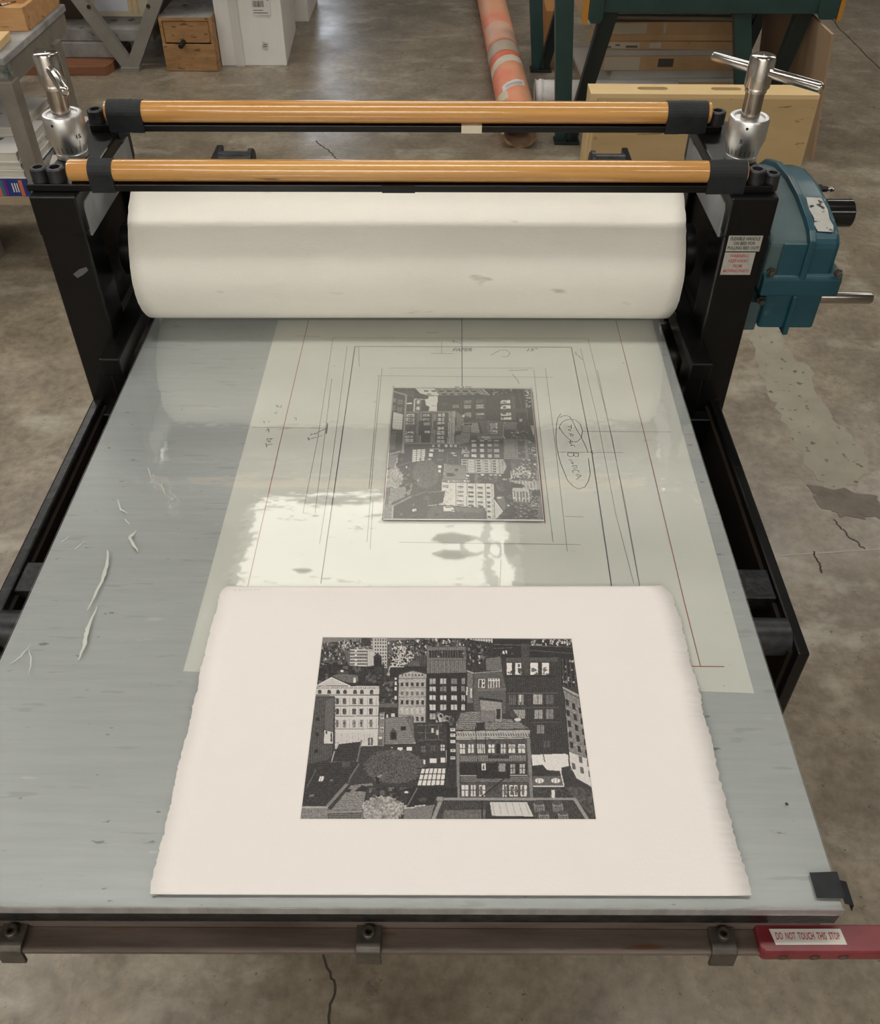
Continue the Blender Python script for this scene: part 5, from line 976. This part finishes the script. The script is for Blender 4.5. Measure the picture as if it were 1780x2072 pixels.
put('litho_stone', MB().box(-2.40, -1.66, 5.33, 5.62, 0.136, 0.205, bev=0.006), STONE, None, 'upper dusty stone slab reaching behind the grey V leg', 'slab', 'stone slabs under the trestle table', loc=(-2.1, 5.45, 0.136))
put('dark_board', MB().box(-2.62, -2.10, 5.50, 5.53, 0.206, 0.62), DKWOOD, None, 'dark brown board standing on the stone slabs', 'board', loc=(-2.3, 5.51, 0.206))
pc = thing('framed_print', 'cream framed picture leaning behind the grey V leg', 'picture', (-1.9, 5.58, 0.206))
put('frame', MB().box(-2.095, -1.72, 5.56, 5.575, 0.206, 0.60), mat('cream_mount', (0.56, 0.50, 0.38), 0.7), pc)
put('sheet', MB().box(-2.03, -1.84, 5.557, 5.5605, 0.235, 0.57), mat('cool_white_sheet', (0.62, 0.63, 0.68), 0.5), pc)
put('frame_edge', MB().box(-1.83, -1.815, 5.552, 5.5605, 0.22, 0.59).box(-1.80, -1.785, 5.552, 5.5605, 0.22, 0.59), PALEPINE, pc)
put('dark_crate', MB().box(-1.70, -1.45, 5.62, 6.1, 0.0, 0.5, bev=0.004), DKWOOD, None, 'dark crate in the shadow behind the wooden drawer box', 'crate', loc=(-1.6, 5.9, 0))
# wooden drawer box
db = thing('drawer_box', 'old plywood drawer box with a dark peg knob beside the white carton', 'drawer', (-1.46, 5.4, 0))
put('carcass', MB().box(-1.592, -1.575, 5.262, 5.62, 0, 0.285, bev=0.001).box(-1.318, -1.301, 5.262, 5.62, 0, 0.285, bev=0.001).box(-1.575, -1.318, 5.262, 5.62, 0.268, 0.285).box(-1.575, -1.318, 5.262, 5.62, 0, 0.014).box(-1.575, -1.318, 5.60, 5.62, 0.014, 0.268), DRAWERW, db)
put('drawer_front', MB().box(-1.572, -1.321, 5.266, 5.28, 0.152, 0.264, bev=0.0015), DRAWERW, db)
put('lower_panel', MB().box(-1.5915, -1.3015, 5.252, 5.261, 0.002, 0.148, bev=0.0015), DRAWERW, db)
put('knob', MB().cyl((-1.472, 5.265, 0.158), (-1.478, 5.205, 0.150), 0.014, 14, ch=0.002), SOCKET, db)
put('dust_cover', MB().box(-1.59, -1.303, 5.264, 5.618, 0.2852, 0.287), STONE, db)
# white cartons
wc = thing('white_carton', 'tall white cardboard carton with barcode label on the floor', 'carton', (-1.12, 5.7, 0))
put('box_body', MB().prism([(-1.298, 5.35), (-0.924, 5.36), (-0.962, 6.04), (-1.298, 6.03)], 'z', 0.0, 0.62, bev=0.003), WHITECARD, wc)
put('packing_tape', MB().box(-1.215, -1.165, 5.3475, 5.3522, 0.0, 0.60), mat('pale_packing_tape', (0.56, 0.54, 0.50), 0.35), wc)
put('address_label', MB().box(-1.085, -0.985, 5.3525, 5.3555, 0.275, 0.42), WPAPER, wc)
bc = MB(); x = -1.078
while x < -1.018:
    w = random.choice((0.0016, 0.0016, 0.003)); bc.box(x, x+w, 5.3518, 5.3528, 0.318, 0.350); x += w+random.choice((0.0018, 0.003))
bc.box(-1.078, -1.025, 5.3518, 5.3528, 0.300, 0.3025).box(-1.078, -0.998, 5.3518, 5.3528, 0.286, 0.289).box(-0.998, -0.990, 5.3518, 5.3528, 0.352, 0.368)
put('barcode', bc, INKB, wc)
put('handling_mark', MB().prism([(-1.055, 0.098), (-1.025, 0.088), (-1.018, 0.125), (-1.048, 0.135)], 'y', 5.3525, 5.3545), FOAMB, wc)
put('handling_mark', MB().box(-1.048, -1.028, 5.3515, 5.3522, 0.106, 0.109).box(-1.044, -1.024, 5.3515, 5.3522, 0.117, 0.120), INKB, wc)
wc2 = put('white_carton', MB().box(-1.3, -0.90, 6.2, 6.7, 0, 0.55, bev=0.003), WHITECARD, None, 'second white carton standing behind the one with the barcode', 'carton', loc=(-1.1, 6.4, 0))

# ------------------------------------------------------------------ background right
# pink paper tube
p0 = Vector((0.352, 4.215, 0.090)); p1 = Vector((0.262, 7.1, 0.090)); ax = (p1-p0).normalized(); Lt = (p1-p0).length
tu = thing('paper_tube', 'long pink cardboard tube with a torn open end on the floor', 'tube', (0.31, 5.5, 0))
sd = Vector((1, 0, 0)); sd = (sd - ax*sd.dot(ax)).normalized(); up = ax.cross(sd)
if up.z < 0: up = -up
def ring(bm, r, t, jag=0.0, seg=40, squash=1.0):
    out = []
    for k in range(seg):
        a = 2*math.pi*k/seg; tt_ = t
        if jag:
            tt_ += jag*(0.5*math.sin(a*3+1)+0.35*math.sin(a*7)) + random.uniform(-0.3, 0.3)*jag
            if 0.25*math.pi < a < 0.8*math.pi: tt_ += 0.105     # top torn back
        out.append(bm.verts.new(p0 + ax*tt_ + sd*math.cos(a)*r + up*math.sin(a)*r*squash))
    return out
def skin(bm, ra, rb):
    n = len(ra)
    for k in range(n): f = bm.faces.new((ra[k], ra[(k+1) % n], rb[(k+1) % n], rb[k])); f.smooth = True
bm = bmesh.new(); R_ = 0.0895
e0 = ring(bm, R_, 0.0, 0.018); a0 = ring(bm, R_, 0.16); skin(bm, e0, a0); pr_ = a0
for t in (0.6, 1.2, 2.0, Lt): nx_ = ring(bm, R_, t); skin(bm, pr_, nx_); pr_ = nx_
bm.faces.new(pr_); bmesh.ops.recalc_face_normals(bm, faces=bm.faces)
put('tube_wall', bm, TUBEP, tu)
bm = bmesh.new(); i0 = []
co0 = []
random.seed(3)
e1 = ring(bm, R_-0.010, -0.002, 0.018); a1 = ring(bm, R_-0.010, 0.16); skin(bm, e1, a1); b1 = ring(bm, R_-0.010, 1.2); skin(bm, a1, b1); bm.faces.new(b1)
put('tube_inside', bm, TUBEI, tu)
random.seed(11)
bm = bmesh.new(); q0 = ring(bm, R_+0.001, 0.001, 0.02); q1 = ring(bm, R_-0.012, -0.002, 0.024); skin(bm, q0, q1); put('torn_rim', bm, TORN, tu)
def wrap(name, t0, t1, a0_, a1_, m, lab=None, skew=0.0, rr=0.0012):
    bm = bmesh.new(); n = max(12, int(round(40*(a1_-a0_)/(2*math.pi)))); A_ = []; B_ = []
    for k in range(n+1):
        a = a0_ + (a1_-a0_)*k/n; j = skew*(a-math.pi/2); jj = random.uniform(-0.004, 0.004) if a1_-a0_ < 6 else 0.0
        for lst, t in ((A_, t0), (B_, t1)):
            lst.append(bm.verts.new(p0 + ax*(t+j+jj) + sd*math.cos(a)*(R_+rr) + up*math.sin(a)*(R_+rr)))
    for k in range(n): f = bm.faces.new((A_[k], A_[k+1], B_[k+1], B_[k])); f.smooth = True
    return put(name, bm, m, tu, label=lab)
pi = math.pi
wrap('tube_collar', 0.88, 1.06, 0, 2*pi, mat('grey_collar', (0.46, 0.37, 0.28), 0.6), 'greyish paper collar', rr=0.0022)
wrap('collar_edge', 1.055, 1.066, 0, 2*pi, mat('collar_line', (0.20, 0.15, 0.10), 0.7), rr=0.003)
wrap('tape_patch', 0.70, 0.80, 0.1*pi, 1.0*pi, MASK, 'worn masking tape', skew=-0.03)
wrap('tape_patch', 0.17, 0.27, 0.66*pi, 0.92*pi, MASK, skew=0.05)
nl = wrap('paper_label', 0.335, 0.415, 0.30*pi, 0.74*pi, WPAPER, 'white paper label', skew=-0.05)
wrap('label_lettering', 0.355, 0.362, 0.36*pi, 0.66*pi, PENC, skew=-0.05, rr=0.0018); wrap('label_lettering', 0.375, 0.382, 0.36*pi, 0.68*pi, PENC, skew=-0.05, rr=0.0018)
wrap('red_band', 0.80, 0.875, 0, 2*pi, mat('red_band_paper', (0.72, 0.17, 0.10), 0.6), skew=0.0, rr=0.0008)
wrap('faded_band', 1.10, 1.40, 0.1*pi, 0.9*pi, mat('faded_cream', (0.66, 0.45, 0.33), 0.6, c2=(0.70, 0.36, 0.25), scale=10), skew=0.02, rr=0.0009)
# rolls of white paper
rl = thing('paper_roll', 'roll of white paper lying on the floor beside the pink tube', 'roll', (0.75, 4.66, 0))
put('outer_sheet', MB().lathe([(0.070, 0), (0.074, 0.01), (0.076, 0.05), (0.075, 0.7), (0.072, 0.72)], (0.462, 4.70, 0.077), (1, 0.01, 0), 32), WPAPER, rl)
put('crumpled_end', MB().lathe([(0.078, 0.0), (0.07, 0.012), (0.079, 0.028), (0.073, 0.045)], (0.455, 4.70, 0.080), (1, 0.02, 0.03), 11, cap=False), WPAPER, rl)
# green bench
gbn = thing('green_bench', 'low dark green steel bench on V legs with orange-edged panels', 'bench', (1.1, 4.8, 0))
def vleg(xf, y, xa, xb, ztop, w, wa, wb_, near):
    put('foot_plate', MB().box(xf-0.06, xf+0.06, y-0.035, y+0.045, 0, 0.014, bev=0.002), GREENDK, gbn)
    put('leg', MB().prism([(xf-w/2, 0.012), (xf+w*0.2, 0.012), (xa+wa/2, ztop), (xa-wa/2, ztop)], 'y', y-0.004, y+0.004).prism([(xf-w/2, 0.012), (xf-w/2+0.008, 0.012), (xa-wa/2+0.008, ztop), (xa-wa/2, ztop)], 'y', y+0.004, y+0.055), GREEN, gbn)
    put('leg', MB().prism([(xf-w*0.15, 0.012), (xf+w/2, 0.012), (xb+wb_/2, ztop), (xb-wb_/2, ztop)], 'y', y+0.005, y+0.012).prism([(xf-w*0.15, 0.012), (xf-w*0.15+0.008, 0.012), (xb-wb_/2+0.008, ztop), (xb-wb_/2, ztop)], 'y', y-0.03, y+0.005), GREENDK, gbn)
vleg(0.585, 4.285, 0.517, 0.735, 0.66, 0.105, 0.082, 0.088, True)
vleg(0.535, 5.30, 0.452, 0.695, 0.66, 0.095, 0.075, 0.085, False)
vleg(1.47, 4.30, 1.30, 1.60, 0.66, 0.105, 0.075, 0.09, True)
vleg(1.66, 5.35, 1.68, 1.82, 0.66, 0.10, 0.08, 0.085, False)
put('front_rail', MB().box(0.64, 1.70, 4.262, 4.278, 0.598, 0.668, bev=0.003), GREEN, gbn)
put('back_rail', MB().box(0.50, 1.74, 5.36, 5.38, 0.582, 0.652, bev=0.003), GREEN, gbn)
for x0, x1, zb in ((0.625, 0.69, 0.558), (1.632, 1.715, 0.580)):
    put('corner_plate', MB().prism([(x0, zb+0.02), (x0+0.012, zb), (x1-0.012, zb), (x1, zb+0.02), (x1, 0.68), (x0, 0.68)], 'y', 4.245, 4.261, bev=0.002), GREEN, gbn)
put('side_board', MB().box(0.600, 0.613, 4.27, 5.38, 0.56, 0.74), mat('tan_hardboard', (0.46, 0.30, 0.17), 0.6), gbn)
put('board_edge', MB().box(0.598, 0.623, 4.246, 4.268, 0.553, 0.74), ORANGEW, gbn)
put('side_board', MB().box(1.722, 1.735, 4.27, 5.38, 0.575, 0.74), mat('tan_hardboard', (0.46, 0.30, 0.17), 0.6), gbn)
put('board_edge', MB().box(1.718, 1.738, 4.246, 4.268, 0.575, 0.74), ORANGEW, gbn)
put('tray_floor', MB().box(0.60, 1.735, 4.279, 5.355, 0.669, 0.679), GREENDK, gbn)
for i, (x, w, m) in enumerate(((0.84, 0.16, FOAMB), (1.06, 0.13, GREYFAB), (1.25, 0.18, FOAMB), (1.47, 0.16, GREYFAB))):
    put('flat_file', MB().box(x-w/2, x+w/2, 4.30, 4.9, 0.6795, 0.686+0.006*i, rz=0.05*i-0.06), m, None, ['pale folder at the left end of the green bench tray', 'grey folder left of centre in the green bench tray', 'pale folder right of centre in the green bench tray', 'grey folder at the right end of the green bench tray'][i], 'folder', 'folders in the bench tray', loc=(x, 4.6, 0.6795))
# stack under the bench
put('cardboard_sheet', MB().box(0.735, 1.56, 4.84, 5.35, 0.0, 0.05, rz=0.01), CARDTAN, None, 'thick brown cardboard pad lowest in the stack under the green bench', 'board', loc=(1.1, 5.1, 0))
put('cardboard_sheet', MB().box(0.83, 1.55, 4.83, 5.35, 0.0505, 0.098, rz=0.01), CARD, None, 'brown cardboard sheets on the lowest pad under the green bench', 'board', loc=(1.1, 5.1, 0.05))
put('foam_board', MB().prism([(0.715, 4.84), (0.86, 4.85), (0.88, 4.82), (1.56, 4.85), (1.57, 5.38), (0.70, 5.36)], 'z', 0.099, 0.118).prism([(0.86, 4.84), (1.55, 4.87), (1.55, 5.36), (0.86, 5.34)], 'z', 0.1181, 0.155), FOAMB, None, 'pale grey boards with a torn corner below the cartons', 'board', loc=(1.1, 5.1, 0.099))
boxes = [(0.805, 1.485, 4.845, 5.36, 0.156, 0.232, 0.035, 'flat brown carton lowest in the stack, with a dark square patch', 0.002),
         (0.800, 1.490, 4.855, 5.37, 0.259, 0.300, 0.035, 'flat brown carton second in the stack, with a white patch', -0.02),
         (0.818, 1.470, 4.86, 5.37, 0.301, 0.334, 0.02, 'plain flat carton third in the stack under the green bench', 0.0),
         (0.815, 1.475, 4.85, 5.36, 0.335, 0.396, 0.03, 'topmost flat brown carton of the stack, with a tape strip', 0.012)]
put('foam_board', MB().box(0.815, 1.50, 4.85, 5.37, 0.2325, 0.2585, rz=0.03), FOAMB, None, 'grey board between the lowest and second brown cartons', 'board', loc=(1.15, 5.1, 0.2325))
LBL = mat('carton_label', (0.58, 0.52, 0.40), 0.6)
for i, (x0, x1, y0, y1, z0, z1, sk, lab, rz) in enumerate(boxes):
    t = thing('flat_carton', lab, 'carton', ((x0+x1)/2, (y0+y1)/2, z0), 'flat cartons under the green bench')
    M_ = Matrix.Translation(Vector(((x0+x1)/2, (y0+y1)/2, 0))) @ Matrix.Rotation(0.02+rz, 4, 'Z') @ Matrix.Translation(-Vector(((x0+x1)/2, (y0+y1)/2, 0)))
    put('box_body', MB().box(x0, x1, y0, y1, z0, z1, bev=0.002).xf(M_), CARD, t)
    if i != 2:
        put('end_label', MB().box(x0+0.006, x0+0.19, y0-0.0012, y0-0.0002, z0+0.005, z1-0.006).xf(M_), LBL, t, label='cream label')
        h = z1-z0
        put('label_print', MB().box(x0+0.012, x0+0.045, y0-0.0018, y0-0.0012, z0+0.008, z0+0.016).box(x0+0.065, x0+0.09, y0-0.0018, y0-0.0012, z0+h*0.45, z0+h*0.62).box(x0+0.12, x0+0.18, y0-0.0018, y0-0.0012, z0+0.009, z0+0.02), mat('faded_print', (0.12, 0.10, 0.09), 0.6), t)
    if i == 0: put('dark_patch', MB().box(x0+0.285, x0+0.365, y0-0.0012, y0-0.0002, z0+0.02, z0+0.062).xf(M_), mat('dark_print', (0.09, 0.075, 0.065), 0.6), t)
    if i == 1: put('white_patch', MB().box(x0+0.24, x0+0.30, y0-0.0012, y0-0.0002, z0+0.008, z0+0.034).xf(M_), LBL, t)
    if i == 3: put('tape_strip', MB().box(x0+0.275, x0+0.288, y0-0.0012, y0-0.0002, z0+0.004, z1-0.003).xf(M_), LBL, t)
for i, (x0, x1, y0, z, m, lab) in enumerate(((0.83, 1.475, 4.87, 0.3965, FOAMB, 'white sheet bundle lying on the topmost brown carton'), (0.86, 1.44, 4.90, 0.4165, WPAPER, 'curled white paper bundle in the middle of the papers on the cartons'), (0.90, 1.46, 4.93, 0.4365, FOAMB, 'topmost grey sheets on the stack under the green bench'))):
    put('paper_bundle', MB().box(x0, x1, y0, 5.35, z, z+0.019, bev=0.006, rz=-0.02+0.02*i), m, None, lab, 'papers', 'paper bundles on the cartons', loc=((x0+x1)/2, 5.1, z))
put('grey_portfolio', MB().prism([(4.82, 0.0), (4.86, 0.0), (5.32, 0.50), (5.28, 0.50)], 'x', 1.575, 1.592), GREYFAB, None, 'dark grey portfolio leaning at the right of the carton stack', 'portfolio', loc=(1.58, 5.05, 0))
put('orange_box', MB().box(0.575, 0.66, 5.60, 5.9, 0, 0.24, bev=0.003), mat('orange_brown_board', (0.36, 0.17, 0.05), 0.6), None, 'orange-brown box standing behind the left legs of the green bench', 'box', loc=(0.62, 5.7, 0))
# plywood case with hand slots
pcs = thing('plywood_case', 'large birch plywood case with two hand slots behind the press', 'case', (1.02, 3.6, 0))
Yp = 3.55
def slot_top():
    bm = bmesh.new(); x0, x1, y0, y1 = 0.565, 1.455, Yp, Yp+0.112
    slots = [(0.755, 0.875), (1.045, 1.165)]
    # grid strip with two stadium holes: build outline faces between slot edges
    ym = (y0+y1)/2+0.008; r = 0.017
    outer = [bm.verts.new((x, y, 0)) for x, y in ((x0, y0), (x1, y0), (x1, y1), (x0, y1))]
    edges = [bm.edges.new((outer[i], outer[(i+1) % 4])) for i in range(4)]
    for a, b in slots:
        ps = []
        for k in range(9): t = math.pi/2+math.pi*k/8; ps.append((a+r+r*math.cos(t), ym+r*math.sin(t)))
        for k in range(9): t = -math.pi/2+math.pi*k/8; ps.append((b-r+r*math.cos(t), ym+r*math.sin(t)))
        vs = [bm.verts.new((x, y, 0)) for x, y in ps]
        edges += [bm.edges.new((vs[i], vs[(i+1) % len(vs)])) for i in range(len(vs))]
    bmesh.ops.triangle_fill(bm, edges=edges, use_beauty=True, use_dissolve=False)
    ext = bmesh.ops.extrude_face_region(bm, geom=list(bm.faces))
    for v in ext['geom']:
        if isinstance(v, bmesh.types.BMVert): v.co.z -= 0.016
    for v in bm.verts: v.co.z += 0.499
    bmesh.ops.recalc_face_normals(bm, faces=bm.faces); return bm
put('top_panel', slot_top(), PLYTOP, pcs, label='pale plywood top edge with two slots')
put('front_panel', MB().box(0.590, 1.455, Yp, Yp+0.012, 0.0, 0.483), PLY, pcs)
put('back_panel', MB().box(0.565, 1.455, Yp+0.100, Yp+0.112, 0.0, 0.483), PLY, pcs)
put('side_panel', MB().box(0.565, 0.577, Yp+0.001, Yp+0.100, 0.0, 0.483), PLYTOP, pcs)
put('side_panel', MB().box(0.578, 0.5895, Yp+0.001, Yp+0.100, 0.0, 0.483), PLYTOP, pcs)
put('side_panel', MB().box(1.443, 1.455, Yp+0.012, Yp+0.100, 0.0, 0.483), PLYTOP, pcs)
# tan panel leaning at the right end of the bench
put('tan_panel', MB().prism([(1.712, 0.0), (1.724, 0.0), (1.658, 0.568), (1.646, 0.568)], 'y', 4.08, 5.1), CARDTAN, None, 'tan cardboard panel leaning against the right end of the green bench', 'panel', loc=(1.69, 4.6, 0))

for o_ in bpy.data.objects:
    if '_o' in o_: del o_['_o']
